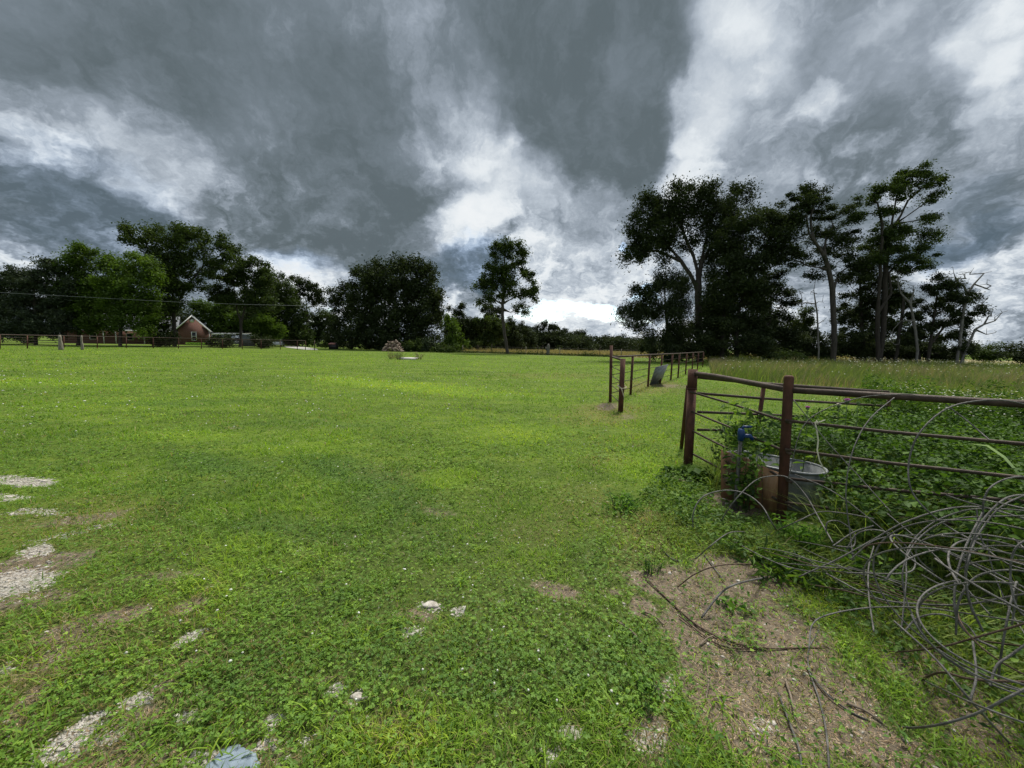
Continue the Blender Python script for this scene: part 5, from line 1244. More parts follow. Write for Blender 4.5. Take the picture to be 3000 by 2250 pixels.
# ------------------------------------------------------------------ near fence
nf = empty('pipe_fence', G(2030, 1358), 'thick rusty brown pipe fence with two stout posts beside the weeds', 'fence')
A0, A1 = G(2016, 1360), P(2030, 1083, 5.42)
B0, B1 = G(2290, 1534), P(2312, 1100, 3.60)
ps = MB()
ps.tube([A0 - np.array([0, 0, .1]), A0 + (A1 - A0) * .80], .060, 20); ps.tube([A0 + (A1 - A0) * .79, A1], .064, 20)
ps.tube([A0 + (A1 - A0) * .785, A0 + (A1 - A0) * .80], .068, 20); ps.build('corner_post', M['rust'], nf, smooth=False)
ps = MB(); ps.tube([B0 - np.array([0, 0, .1]), B1 - np.array([0, 0, .03]), B1 - np.array([0, 0, .012]), B1], [.041, .041, .038, .028], 20); ps.build('middle_post', M['rust'], nf)
ps = MB(); ps.tube([G(1996, 1312), P(2016, 1130, 5.62)], .028, 12); ps.build('brace', M['rust'], nf)
tr1 = MB(); tr1.tube([P(2035, 1094, 5.40), P(2100, 1103, 4.9), P(2200, 1122, 4.2), P(2312, 1143, 3.58)], [.032, .031, .030, .028], 16); tr1.build('top_rail', M['rust_dark'], nf)
E = lambda py: P(3000, py, 2.62)
tr2 = MB(); tr2.tube([P(2312, 1143, 3.60), P(2600, 1160, 3.15), P(3000, 1184, 2.62), P(3500, 1214, 2.1)], .0275, 16); tr2.build('top_rail', M['rust_dark'], nf)
for (ya, yb_, yc, yd, ye) in ((1147, 1176, 1232, 1238, 1301), (1203, 1247, 1322, 1323, 1400), (1258, 1322, 1405, 1407, 1470), (1325, 1395, 1478, 1478, 1560)):
    mb = MB(); mb.tube([P(2020, ya, 5.38), P(2130, (ya + yc) / 2 - (yc - ya) * .12, 4.75), P(2318, yc + 8, 3.5)], .0135, 8); mb.build('rod', M['rust_dark'], nf)
    mb = MB(); mb.tube([P(2300, yd - 6, 3.54), P(2600, yd + (ye - yd) * .43, 3.1), P(3000, ye, 2.60), P(3500, ye + (ye - yd) * .7, 2.1)], .0135, 8); mb.build('rod', M['rust_dark'], nf)
# panel behind
pf = empty('pipe_fence', G(2225, 1290), 'second lighter pipe panel behind the near fence, half sunk in weeds', 'fence')
for k, (y0, y1, y2, r__) in enumerate(((1104, 1124, 1150, .026), (1152, 1167, 1190, .019), (1207, 1214, 1232, .019), (1259, 1262, 1272, .019))):
    x2 = [2617, 2600, 2590, 2560][k]
    mb = MB(); mb.tube([P(2044, y0, 5.5), P(2230, y1, 5.7), P(x2, y2, 6.4)], r__, 8); mb.build('rail' if k == 0 else 'rod', M['rust_dark'], pf)
mb = MB(); mb.tube([P(2238, 1128, 5.72), P(2228, 1200, 5.7), P(2212, 1310, 5.6)], .03, 10); mb.build('post', M['rust'], pf)
mb = MB(); mb.tube([P(2605, 1150, 6.4), P(2598, 1330, 6.4)], .025, 10); mb.build('post', M['rust'], pf)

# ------------------------------------------------------------------ stock tank, board, hydrant
tk0 = G(2300, 1480)
tank = empty('stock_tank', (G(2300, 1500)[0], 0, 0), 'oval galvanized stock tank with rolled rim sitting in weeds behind the fence', 'tank')
c1 = np.array([*(G(2230, 1440)[:2]), 0]); c2 = np.array([*(G(2375, 1470)[:2]), 0])
tank.location = tuple((c1 + c2) / 2)
HT = .39; RT = .27
cA = np.array([2.99, 3.96, 0]); cB = np.array([2.72, 4.22, 0])
axd = (cA - cB); axd /= np.linalg.norm(axd); nrm = np.array([-axd[1], axd[0], 0])
ring = []
for a_ in np.linspace(-math.pi / 2, math.pi / 2, 16): ring.append(cA + axd * RT * math.cos(a_) + nrm * RT * math.sin(a_))
for a_ in np.linspace(math.pi / 2, 3 * math.pi / 2, 16): ring.append(cB + axd * RT * math.cos(a_) + nrm * RT * math.sin(a_))
ring = np.array(ring); cm_ = ring.mean(0); nR = len(ring)
tb = MB()
lev = [(-.02, .93), (HT * .3, .95), (HT * .34, .965), (HT * .38, .955), (HT * .7, .975), (HT * .73, .99), (HT * .76, .98), (HT, 1.0)]
VV_ = np.concatenate([cm_ + (ring - cm_) * k_ + np.array([0, 0, z_]) for z_, k_ in lev] + [cm_ + (ring - cm_) * k_ * .975 + np.array([0, 0, z_]) for z_, k_ in ((HT, .995), (.08, .94))])
nl = len(lev) + 2
qq = [[i * nR + k_, i * nR + (k_ + 1) % nR, (i + 1) * nR + (k_ + 1) % nR, (i + 1) * nR + k_] for i in range(nl - 1) for k_ in range(nR)]
V0 = len(VV_); VV_ = np.vstack([VV_, cm_ + np.array([0, 0, .08])])
tb.add(VV_, qq, [[V0, (nl - 1) * nR + k_, (nl - 1) * nR + (k_ + 1) % nR] for k_ in range(nR)]); tb.build('tank_wall', M['galv'], tank, smooth=False)
wa = MB(); wr_ = cm_ + (ring - cm_) * .95 + np.array([0, 0, HT * .62]); wa.add(np.vstack([wr_, cm_ + np.array([0, 0, HT * .62])]), (), [[nR, k_, (k_ + 1) % nR] for k_ in range(nR)]); wa.build('dark_fill', M['tank_dark'], tank)  # dark sheet added so the bright inside of the tank reads as shadowed
rm = MB(); rr_ = np.vstack([ring, ring[:1], ring[1:2]]) + np.array([0, 0, HT]); rm.tube(rr_, .014, 8); rm.build('rim', M['galv'], tank)
# rust-brown boards in front of the tank
def board(px0, px1, t0, t1, b0_, b1, d0, d1, label, thick=.02):
    a, b_, c_, d_ = P(px0, t0, d0), P(px1, t1, d1), P(px1, b1, d1 - .03), P(px0, b0_, d0 - .03)
    mb = MB(); mb.poly([a, b_, c_, d_], (.012, thick, 0)); o = mb.build('weathered_board', M['board']); tag(o, label, 'board', 'boards propped against the stock tank')
board(2112, 2168, 1318, 1338, 1457, 1474, 4.17, 4.03, 'upright brown board, furthest from the middle post, propped on the stock tank')
board(2170, 2232, 1336, 1362, 1475, 1491, 4.02, 3.88, 'rust-stained brown board between the hydrant pipe and the middle post')
board(2234, 2286, 1366, 1388, 1493, 1508, 3.87, 3.75, 'dark streaked board next to the middle post, against the stock tank')
# hydrant
hy = empty('water_hydrant', G(2153, 1492), 'blue-headed yard hydrant on a grey pipe, tangled in a tall vine', 'hydrant')
hb = G(2153, 1492); hd = 3.84
ht = P(2170, 1285, hd)
mb = MB(); mb.tube([hb - np.array([0, 0, .05]), P(2158, 1430, hd), ht], .017, 12); mb.build('pipe', M['cable'], hy)
mb = MB(); mb.tube([ht - np.array([0, 0, .02]), ht + np.array([0, 0, .05]), ht + np.array([0, 0, .10])], [.028, .034, .026], 14); mb.build('head', M['blue'], hy)
mb = MB(); mb.tube([ht + np.array([.01, -.01, .03]), ht + np.array([.07, -.03, .035]), ht + np.array([.095, -.035, .0])], [.022, .02, .02], 12); mb.build('spout', M['blue'], hy)
mb = MB(); mb.tube([ht + np.array([0, 0, .10]), ht + np.array([.02, 0, .12]), ht + np.array([.09, -.02, .125])], [.012, .014, .01], 10); mb.build('handle', M['blue'], hy)
# vine and tall weed round it
weedclump('climbing_vine', 'leafy green vine climbing over the blue-headed hydrant', 'vine', (hb[0] + .06, hb[1] + .0), .07, .80, 8, 'leaf_weed', 170, leafs=.06, asp=.6, lw=8, spread=.18)
weedclump('tall_weed', 'tall pale green weed with narrow drooping leaves beside the hydrant vine', 'weed', (P(2150, 1300, 4.1)[0], P(2150, 1300, 4.1)[1]), .06, 1.05, 4, 'leaf_weed', 171, leafs=.10, asp=.3, lw=4, spread=.15)
weedclump('tall_weed', 'tall broad-leaved weed right of the hydrant vine, before the middle post', 'weed', (P(2225, 1300, 4.0)[0], P(2225, 1300, 4.0)[1]), .05, .98, 3, 'leaf_weed', 172, leafs=.12, asp=.42, lw=3, spread=.15)

# twine
tw = [P(a_, b__, c_) for a_, b__, c_ in ((2396, 1243, 3.34), (2392, 1232, 3.36), (2388, 1236, 3.36), (2393, 1262, 3.35), (2397, 1290, 3.36), (2394, 1320, 3.36), (2401, 1350, 3.36), (2415, 1377, 3.37), (2430, 1400, 3.38), (2438, 1425, 3.36), (2440, 1440, 3.36))]
mb = MB(); mb.tube(tw, .0055, 6); mb.tube([P(2390, 1240, 3.34), P(2402, 1236, 3.33), P(2418, 1230, 3.32)], .004, 6); o = mb.build('baling_twine', M['twine']); tag(o, 'pale yellow baling twine tied to a rod and hanging down the fence', 'twine')

# thistles
def thistle(label, px, py, d, mat, r__=.016):
    top = P(px, py, d); g0 = np.array([top[0] + .02, top[1] + .02, -.02])
    root = empty('thistle', g0, label, 'thistle', 'thistles behind the near fence')
    mb = MB(); mb.tube([g0, g0 + (top - g0) * .5 + np.array([.02, 0, 0]), top], [.005, .004, .003], 6); mb.build('stem', M['stem'], root)
    mb = MB(); mb.sphere(top, (r__ * .9, r__ * .9, r__ * .8), 10, 6); mb.build('calyx', M['green_bud'], root)
    mb = MB(); rr = np.random.default_rng(int(px))
    for i in range(46):
        a_ = rr.random() * 6.28; e_ = rr.random() * .9
        dv = np.array([math.cos(a_) * math.sin(e_), math.sin(a_) * math.sin(e_), math.cos(e_)])
        mb.tube([top + dv * r__ * .4, top + dv * r__ * 1.7 * np.array([1, 1, .9])], [.003, .002], 4)
    mb.build('flower_head', mat, root)
    zz_ = np.linspace(.15, .92, 12)
    Pc = np.array([g0 + (top - g0) * z_ + np.array([math.cos(i * 2.4), math.sin(i * 2.4), 0]) * .05 for i, z_ in enumerate(zz_)])
    V3, t3, tt3 = leaves(Pc, np.full(len(Pc), .13), .28, rr.random(len(Pc)), int(py), tilt=.5); npmesh('leaves', V3, None, t3, M['leaf_weed'], root, attrs={'tint': tt3})
thistle('thistle with the largest bright purple flower, just under the top rail', 2482, 1177, 4.3, M['purple'], .026)
thistle('thistle with a small dull purple bud nearest the middle post', 2366, 1197, 4.0, M['purple'], .018)
thistle('thistle gone to a white fluffy seed head', 2457, 1190, 4.4, M['petal'] if False else M['twine'], .022)
thistle('thistle with a closed green head right of the bright purple one', 2514, 1184, 4.4, M['green_bud'], .018)

# ------------------------------------------------------------------ weeds: stuff
tank_keep = [cB[:2] - axd[:2] * .42 + nrm[:2] * .34, cA[:2] + axd[:2] * .40 + nrm[:2] * .34, G(2490, 1520)[:2], G(2360, 1575)[:2], G(2150, 1530)[:2], G(2085, 1470)[:2]]
def near_tank(xy): return inpoly(xy[:, 0], xy[:, 1], tank_keep)
def weedstuff(name, label, poly, dens, hfun, lf, asp, mat, seed, tsh=0.0, layers=True):
    xy = scatter_poly(poly, dens, seed); r = np.random.default_rng(seed)
    xy = xy[~near_tank(xy)]; n = len(xy)
    hh = hfun(xy[:, 0], xy[:, 1])
    z = hh * (1 - r.random(n) ** 1.6 * .9) * (.75 + .5 * fbm(xy[:, 0] * 5, xy[:, 1] * 5, seed + 3, 2))
    cl = fbm(xy[:, 0] * 7, xy[:, 1] * 7, seed, 2)
    V3, t3, tt3 = leaves(np.column_stack([xy, z + .02]), lf * (.6 + .8 * r.random(n)), asp, np.clip(.15 + r.random(n) * .5 + (cl - .5) * .6 + tsh, 0, 1), seed, tilt=.55, droop=.12, fold=.12)
    o = npmesh(name, V3, None, t3, M[mat], attrs={'tint': tt3}); return tag(o, label, 'weeds', kind='stuff')
def hbed(x, y):
    return .30 + .34 * np.clip((x - 1.5) / 2.5, 0, 1) + .18 * (fbm(x * 1.2, y * 1.2, 8, 3) - .3)
weedstuff('broadleaf_weeds', 'thick bed of dark broad-leaved weeds behind the near fence', weedbed, 2700, hbed, .058, .6, 'leaf_weed', 180)
behind = [G(2060, 1330), G(2120, 1270), G(2420, 1215), G(2700, 1205), G(3600, 1240), G(3600, 1330), G(2600, 1300), G(2200, 1330)]
weedstuff('feathery_weeds', 'taller feathery green weeds rising behind the broad-leaved bed', [P(2500, 1250, 6.3), P(3400, 1250, 5.2), P(3600, 1250, 7.8), P(2520, 1250, 8.0)], 1700, lambda x, y: .45 + 1.0 * np.clip(fbm(x * 1.1, y * 1.1, 12, 3) - .12, 0, 1), .085, .24, 'leaf_weed', 182, .12)
weedstuff('low_weeds', 'low leafy weeds along the foot of the near fence', [G(1930, 1400), G(2040, 1385), G(2110, 1440), G(2160, 1520), G(2250, 1600), G(2420, 1680), G(2300, 1700), G(2100, 1620), G(1980, 1540), G(1870, 1470)], 1300, lambda x, y: .03 + .11 * np.clip(fbm(x * 2.5, y * 2.5, 14, 3), 0, 1), .045, .5, 'leaf_weed', 183, .2)
weedstuff('low_weeds', 'low leafy weeds growing up through the tangled cable', [G(2300, 1690), G(2500, 1680), G(2900, 1830), G(3300, 1950), G(3300, 2300), G(3000, 2250), G(2700, 2020), G(2480, 1850)], 1700, lambda x, y: .04 + .13 * np.clip(fbm(x * 2.2, y * 2.2, 15, 3) - .15, 0, 1), .032, .5, 'leaf_weed', 184, .1)
weedstuff('patchy_weeds', 'sparse young weeds scattered on the bare soil', [G(1850, 1700), G(2300, 1700), G(2700, 1900), G(3000, 2300), G(1900, 2300), G(1880, 2000)], 420, lambda x, y: .02 + .05 * fbm(x * 3, y * 3, 16, 2), .022, .6, 'leaf_lime', 185, -.2)
weedstuff('feathery_weeds', 'scattered taller feathery weeds standing out of the broad-leaved bed', [G(2560, 1400), G(3400, 1420), G(3700, 1700), G(2800, 1600), G(2600, 1500)], 420, lambda x, y: .35 + .9 * np.clip(fbm(x * 1.6, y * 1.6, 19, 3) - .25, 0, 1), .07, .26, 'leaf_weed', 187, .15)
gp_ = [(weedbed, 75, .55, 301), ([G(2060, 1420), G(2110, 1380), G(2300, 1340), G(2330, 1420), G(2130, 1475)], 90, .4, 302), ([G(2400, 1640), G(2900, 1800), G(3300, 1950), G(3300, 2250), G(2900, 2150), G(2500, 1800)], 260, .16, 303), ([G(2140, 1560), G(2440, 1600), G(2560, 1760), G(2420, 1740), G(2200, 1640)], 420, .15, 304), ([G(1860, 1560), G(2000, 1500), G(2150, 1580), G(2250, 1660), G(1960, 1600)], 500, .08, 305)]
VA, QA, TA, AA, off = [], [], [], [], 0
for pl_, dn_, hh_, sd_ in gp_:
    xy = scatter_poly(pl_, dn_, sd_); xy = xy[~near_tank(xy)]; xy = np.repeat(xy, 5, 0) + np.random.default_rng(sd_).normal(0, .025, (len(xy) * 5, 2)); n = len(xy); r = np.random.default_rng(sd_)
    VV, q, t, tt = blades(xy[:, 0], xy[:, 1], np.zeros(n), hh_ * (.6 + .8 * r.random(n)), .006 + .005 * r.random(n), .4 + .8 * r.random(n), np.clip(.72 + r.normal(0, .2, n), 0, 1), sd_, segs=3)
    VA.append(VV); QA.append(q + off); TA.append(t + off); AA.append(tt); off += len(VV)
o = npmesh('weed_grass', np.concatenate(VA), np.concatenate(QA), np.concatenate(TA), M['tall_grass'], attrs={'tint': np.concatenate(AA)}); tag(o, 'long pale grass blades growing up through the weeds and the cable', 'grass', kind='stuff')
# ground ivy between the gate fences
weedstuff('rough_pasture_weeds', 'rough mixed weeds in the gateway between the two fences', [G(1830, 1230), G(1990, 1130), G(2200, 1130), G(2400, 1170), G(2280, 1240), G(2080, 1290), G(1960, 1380), G(1880, 1330)], 230, lambda x, y: .02 + .08 * fbm(x * 1.2, y * 1.2, 17, 3), .038, .4, 'leaf_weed', 186, .45)

# individual bright plants
for i, (px_, py_, rr, hh, n_, lab, mt_, lf, asp) in enumerate([
    (1815, 1500, .16, .17, 22, 'bright feathery ragweed clump at the foot of the lawn edge near the corner post', 'leaf_lime', .05, .35),
    (1905, 1668, .07, .14, 16, 'small bright lime feathery plant alone at the edge of the bare soil', 'leaf_lime', .03, .2),
    (2345, 1610, .12, .27, 22, 'bright ragweed plant in front of the middle post and tank', 'leaf_lime', .055, .3),
    (2290, 1690, .16, .15, 24, 'spreading grassy green plant at the edge of the bare soil below the middle post', 'leaf_weed', .10, .16),
    (2050, 1505, .05, .14, 6, 'small upright leafy weed in the bare patch before the boards', 'leaf_lime', .05, .4),
    (2060, 1402, .12, .16, 14, 'grey-green mallow clump at the foot of the corner post', 'leaf_weed', .09, .8),
    (1985, 1392, .12, .12, 12, 'grey-green rosette weed left of the corner post', 'leaf_weed', .08, .7),
    (1995, 1462, .05, .08, 6, 'pale small rosette weed in the open dirt before the corner post', 'leaf_lime', .07, .5),
    (2480, 1770, .10, .12, 14, 'young green weed under the loose cable loops', 'leaf_lime', .04, .4),
    (1870, 2050, .09, .09, 18, 'dense green weed cushion at the left edge of the bare soil', 'leaf_lime', .03, .5),
    (2150, 1790, .06, .07, 8, 'little two-leaved weed in the middle of the bare soil', 'leaf_lime', .045, .6),
    (2560, 1720, .14, .22, 18, 'leafy weed rising between the cable loops and the weed bed', 'leaf_weed', .06, .45)]):
    weedclump('weed_plant', lab, 'weed', G(px_, py_)[:2], rr, hh, n_, mt_, 190 + i, leafs=lf, asp=asp, lw=8, spread=.5)
# pale arching blade
bp_ = [P(3010, 1430, 2.9), P(2985, 1385, 2.95), P(2945, 1340, 3.0), P(2895, 1306, 3.0), P(2838, 1300, 3.0)]
r_ = MB(); wv = [.007, .008, .008, .006, .001]
Vb = []
for p_, w__ in zip(bp_, wv): Vb += [p_ + np.array([0, 0, w__]), p_ + np.array([0, 0.01, -w__])]
r_.add(Vb, [[2 * i, 2 * i + 1, 2 * i + 3, 2 * i + 2] for i in range(4)])
Vm = np.array(Vb)
root = npmesh('grass_blade', Vm, [[2 * i, 2 * i + 1, 2 * i + 3, 2 * i + 2] for i in range(4)], None, M['petal_green'], attrs={'tint': np.full(len(Vm), .5)}); tag(root, 'broad pale green grass blade arching over the weeds by the cable pile', 'grass blade')

# tall meadow
xy = scatter_poly(meadow, 62, 55); n = len(xy)
dd = xy[:, 1]; r = np.random.default_rng(56)
hm = (.35 + .9 * fbm(xy[:, 0] * .45, xy[:, 1] * .45, 57, 4)) * (.55 + .7 * r.random(n))
tn = np.clip(.42 + (fbm(xy[:, 0] * .3, xy[:, 1] * .3, 58, 4) - .5) * 1.9 + r.normal(0, .2, n), 0, 1)
VV, q, t, tt = blades(xy[:, 0], xy[:, 1], np.zeros(n) - .01, hm, .012 + .018 * r.random(n) * np.clip(dd / 20, .8, 2), .3 + .4 * r.random(n), tn, 59, segs=2, az=r.normal(.4, 1.2, n))
o = npmesh('meadow_grass', VV, q, t, M['tall_grass'], attrs={'tint': tt}); tag(o, 'waist-high seeding meadow grass in front of the tall trees', 'grass', kind='stuff')
mid = [G(2440, 1180), G(2650, 1185), G(3100, 1230), G(3700, 1330), G(3900, 1300), G(3100, 1188), G(2650, 1153)]
xy = scatter_poly(mid, 260, 65); n = len(xy)
VV, q, t, tt = blades(xy[:, 0], xy[:, 1], np.zeros(n), .35 + .4 * r.random(n), .010 + .01 * r.random(n), .3 + .5 * r.random(n), np.clip(.5 + r.normal(0, .2, n), 0, 1), 66)
o = npmesh('ragged_grass', VV, q, t, M['tall_grass'], attrs={'tint': tt}); tag(o, 'knee-high ragged grass between the weeds and the meadow', 'grass', kind='stuff')
# daisies
fx = []
r = np.random.default_rng(67)
for (px_, py_, d_, sx, sz, k) in ((2725, 1146, 6.3, .38, .05, 130), (2830, 1163, 6.0, .22, .035, 60), (2975, 1162, 5.7, .2, .06, 70), (2880, 1200, 5.6, .4, .04, 50), (2640, 1172, 6.3, .25, .04, 25), (2700, 1265, 5.5, .8, .15, 25), (2560, 1225, 6, .5, .1, 14), (2460, 1190, 6.5, .5, .1, 10)):
    c = P(px_, py_, d_)
    fx += list(c + r.normal(0, 1, (k, 3)) * np.array([sx, .4, sz]))
xy = scatter_poly(meadow, .75, 68)
for a in xy: fx.append(np.array([a[0], a[1], .55 + .35 * r.random()]))
for j in range(260): fx.append(PZ(2450 + 500 * r.random(), 26 + 14 * r.random(), .8 + .3 * r.random()))
fx = np.array(fx); fsz = np.clip(fx[:, 1] / 8, .9, 4) * .013
V3, t3, tt3 = [], [], []
off = 0
for k3 in range(3):
    a3 = np.full(len(fx), k3 * 1.047) + r.random(len(fx))
    V_, t_, tt_ = leaves(fx, fsz * 2, .75, r.random(len(fx)), 70 + k3, tilt=.3, az=a3, fold=.0)
    V3.append(V_ + np.array([0, 0, .002 * k3])); t3.append(t_ + off); tt3.append(tt_); off += len(V_)
o = npmesh('wild_daisies', np.concatenate(V3), None, np.concatenate(t3), M['petal'], attrs={'tint': np.concatenate(tt3)}); tag(o, 'small white fleabane flowers over the weeds and meadow', 'flowers', kind='stuff')

# ------------------------------------------------------------------ cable tangle
pile = empty('cable_pile', G(2950, 2050), 'big springy tangle of old grey steel cable in loose loops', 'cable')
def smooth_path(pts, n=60):
    pts = np.asarray(pts, float); m_ = len(pts)
    if m_ < 3: return pts
    Pp = np.vstack([2 * pts[0] - pts[1], pts, 2 * pts[-1] - pts[-2]])
    outp = []
    per = max(3, n // (m_ - 1))
    for i in range(1, m_):
        p0, p1, p2, p3 = Pp[i - 1], Pp[i], Pp[i + 1], Pp[i + 2]
        for t_ in np.linspace(0, 1, per, endpoint=False):
            outp.append(.5 * ((2 * p1) + (-p0 + p2) * t_ + (2 * p0 - 5 * p1 + 4 * p2 - p3) * t_ ** 2 + (-p0 + 3 * p1 - 3 * p2 + p3) * t_ ** 3))
    outp.append(pts[-1]); return np.array(outp)
def strand(pts, r__=.0055, mat='cable', parent=pile, label=None, name='cable_strand', cat=None):
    pw = []
    for a_ in pts:
        p_ = P(*a_) if len(a_) == 3 else G(a_[0], a_[1], .012)
        if p_[2] < .008: p_ = G(a_[0], a_[1], .01)
        pw.append(p_)
    sp = smooth_path(pw, 54)
    mb = MB(); mb.tube(sp, r__, 7)
    o = mb.build(name, M[mat], parent, smooth=True)
    if parent is None: tag(o, label, cat, 'loose cable ends away from the pile')
    return o
Z = 2260
# traced by eye: px, py, depth
S = [
 [(2310, 1400, 3.0), (2360, 1240, 3.0), (2500, 1170, 2.9), (2640, 1155, 2.8), (2690, 1160, 2.8)],
 [(2620, 1165, 2.75), (2560, 1215, 2.7), (2520, 1270, 2.65), (2490, 1350, 2.6), (2478, 1450, 2.55), (2490, 1560, 2.5), (2500, 1640, 2.4)],
 [(3060, 1200, 2.3), (2930, 1172, 2.3), (2790, 1190, 2.3), (2700, 1260, 2.3), (2665, 1340, 2.3), (2665, 1420, 2.25), (2700, 1480, 2.2), (2780, 1545, 2.15), (2900, 1610, 2.0)],
 [(2325, 1172, 3.2), (2420, 1290, 3.0), (2520, 1400, 2.8), (2610, 1500, 2.6)],
 [(2770, 1184, 2.9), (2830, 1230, 2.8), (2900, 1290, 2.6)],
 [(2330, 1390, 2.9), (2440, 1440, 2.7), (2560, 1530, 2.5), (2680, 1640, 2.3)],
 [(3060, 1395, 1.9), (2960, 1400, 1.9), (2900, 1430, 1.9), (2880, 1480, 1.9), (2885, 1540, 1.9)],
 [(3060, 1450, 1.8), (2960, 1455, 1.8), (2900, 1500, 1.8), (2860, 1560, 1.8), (2830, 1660, 1.8), (2840, 1760, 1.75), (2880, 1850, 1.7)],
 [(3060, 1430, 1.75), (2940, 1480, 1.75), (2870, 1560, 1.75), (2838, 1640, 1.7), (2830, 1720, 1.7), (2850, 1800, 1.7)],
 [(2640, 1850, 1.9), (2655, 1700, 2.0), (2660, 1610, 2.1), (2720, 1540, 2.15), (2810, 1500, 2.1), (2900, 1490, 2.0), (3050, 1500, 1.9)],
 [(2700, 1860, 1.8), (2650, 1740, 1.9), (2650, 1650, 1.95), (2700, 1570, 2.0), (2800, 1520, 1.95), (3050, 1510, 1.8)],
 [(2490, 1640, 2.3), (2570, 1580, 2.25), (2700, 1568, 2.2), (2830, 1580, 2.1), (2950, 1620, 2.0), (3050, 1640, 1.9)],
 [(2340, 1690, 2.4), (2450, 1640, 2.35), (2560, 1580, 2.3), (2650, 1530, 2.25), (2780, 1490, 2.2), (2900, 1490, 2.1), (3050, 1540, 2.0)],
 [(2420, 1560, 2.6), (2425, 1530, 2.6), (2460, 1528, 2.6), (2500, 1560, 2.55), (2500, 1600, 2.5), (2450, 1600, 2.45)],
 [(2440, 1600, 2.5), (2500, 1560, 2.5), (2560, 1540, 2.45)],
 [(2480, 1610, 2.4), (2510, 1565, 2.4), (2560, 1552, 2.35), (2620, 1570, 2.3), (2670, 1620, 2.25), (2680, 1660, 2.2), (2640, 1680, 2.1), (2480, 1678, 2.2)],
 [(2600, 1505, 2.5), (2700, 1590, 2.3), (2800, 1690, 2.1), (2900, 1800, 1.9)],
 [(2650, 1850, 1.75), (2690, 1810, 1.75), (2760, 1800, 1.72), (2830, 1830, 1.7), (2870, 1880, 1.65)],
 [(2880, 1500, 1.9), (2830, 1600, 1.85), (2800, 1700, 1.8), (2800, 1800, 1.75), (2840, 1860, 1.7), (2920, 1900, 1.6)],
 [(2860, 1490, 1.95), (2880, 1590, 1.9), (2950, 1650, 1.8), (3050, 1680, 1.7)],
 [(2770, 1690, 1.85), (2850, 1650, 1.8), (2960, 1640, 1.7), (3060, 1650, 1.6)],
 [(2800, 1860, 1.7), (2810, 1760, 1.7), (2860, 1690, 1.7), (2960, 1670, 1.65), (3060, 1690, 1.6)],
 [(3060, 1560, 1.6), (2980, 1600, 1.6), (2960, 1680, 1.6), (2980, 1780, 1.55), (3050, 1840, 1.5)],
 [(2800, 1640, 1.9), (2900, 1600, 1.85), (3050, 1610, 1.7)],
 [(2370, 1900, 1.75), (2380, 1830, 1.85), (2430, 1800, 1.9), (2550, 1780, 1.9), (2700, 1780, 1.85), (2850, 1800, 1.75), (3050, 1830, 1.6)],
 [(1990, 1805), (2110, 1890), (2250, 1900), (2400, 1898), (2600, 1910), (2740, 1898, 1.72), (2850, 1870, 1.62), (3060, 1810, 1.5)],
 [(2360, 1760), (2460, 1850), (2560, 1920), (2700, 1990), (2850, 2060, 1.3), (3060, 2140, 1.25)],
 [(2390, 1790), (2500, 1880), (2640, 1970), (2800, 2080), (3060, 2200)],
 [(2400, 1800), (2560, 1950), (2720, 2060), (2900, 2150), (3060, 2230)],
 [(2380, 1800), (2400, 1840), (2370, 1900), (2370, 1960), (2400, 2050), (2420, 2140), (2430, Z)],
 [(2360, 1950), (2420, 2030), (2520, 2100), (2640, 2130), (2740, 2125, 1.42), (2860, 2090, 1.35), (2960, 2040, 1.3), (3060, 1990, 1.28)],
 [(2280, 2030), (2310, 2110), (2340, 2190), (2350, Z)],
 [(2900, 2010, 1.5), (2920, 1950, 1.52), (2960, 1920, 1.52), (3030, 1870, 1.5)],
 [(2560, 1600, 2.4), (2545, 1660, 2.3), (2545, 1740, 2.1), (2560, 1850, 1.9)],
 [(2320, 1750), (2330, 1780), (2420, 1830), (2600, 1860), (2800, 1870), (3050, 1900, 1.5)],
 [(2620, 1820, 1.8), (2740, 1930, 1.6), (2850, 2060, 1.45), (2960, 2180)],
 [(2420, 1680, 2.3), (2560, 1750, 2.1), (2700, 1770, 2.0), (2830, 1770, 1.85), (3000, 1740, 1.7)],
 [(2850, 1880, 1.6), (2860, 1980, 1.5), (2840, 2060, 1.45)],
 [(2700, 1990), (2760, 1970, 1.6), (2850, 1990, 1.5), (3050, 2000, 1.4)],
]
rs = np.random.default_rng(303)
for i, s_ in enumerate(S):
    mt_ = 'cable_rust' if i in (25, 34, 38) else 'cable'
    strand(s_, .0031 + .0016 * rs.random(), mt_)
# the core of the pile: loops of many sizes round a common centre
for i in range(14):
    cx, cy, cz_ = P(2985 + rs.normal(0, 50), 1800 + rs.normal(0, 90), 1.62 + rs.normal(0, .12))
    cz_ = max(.12, cz_)
    R1, R2 = .18 + .3 * rs.random(), .12 + .2 * rs.random()
    a_, ti_ = rs.random() * 3.14, rs.normal(.3, .4)
    ph0, span = rs.random() * 6.28, 3.5 + 3.5 * rs.random()
    th = np.linspace(ph0, ph0 + span, 46)
    ux = np.array([math.cos(a_), math.sin(a_), 0]); uy = np.array([-math.sin(a_) * math.sin(ti_), math.cos(a_) * math.sin(ti_), math.cos(ti_)]) if rs.random() < .5 else np.array([-math.sin(a_), math.cos(a_), .35])
    gr = 1 + .25 * (th - ph0) / span
    pts = np.array([cx, cy, cz_]) + np.cos(th)[:, None] * ux * R1 * gr[:, None] + np.sin(th)[:, None] * uy * R2 * gr[:, None]
    pts[:, 2] = np.maximum(pts[:, 2], .01 + .01 * rs.random())
    if np.min(pts[:, 1]) < .75: continue
    mb = MB(); mb.tube(pts, .003 + .0016 * rs.random(), 6); mb.build('cable_strand', M['cable'] if i % 7 else M['cable_rust'], pile, smooth=True)
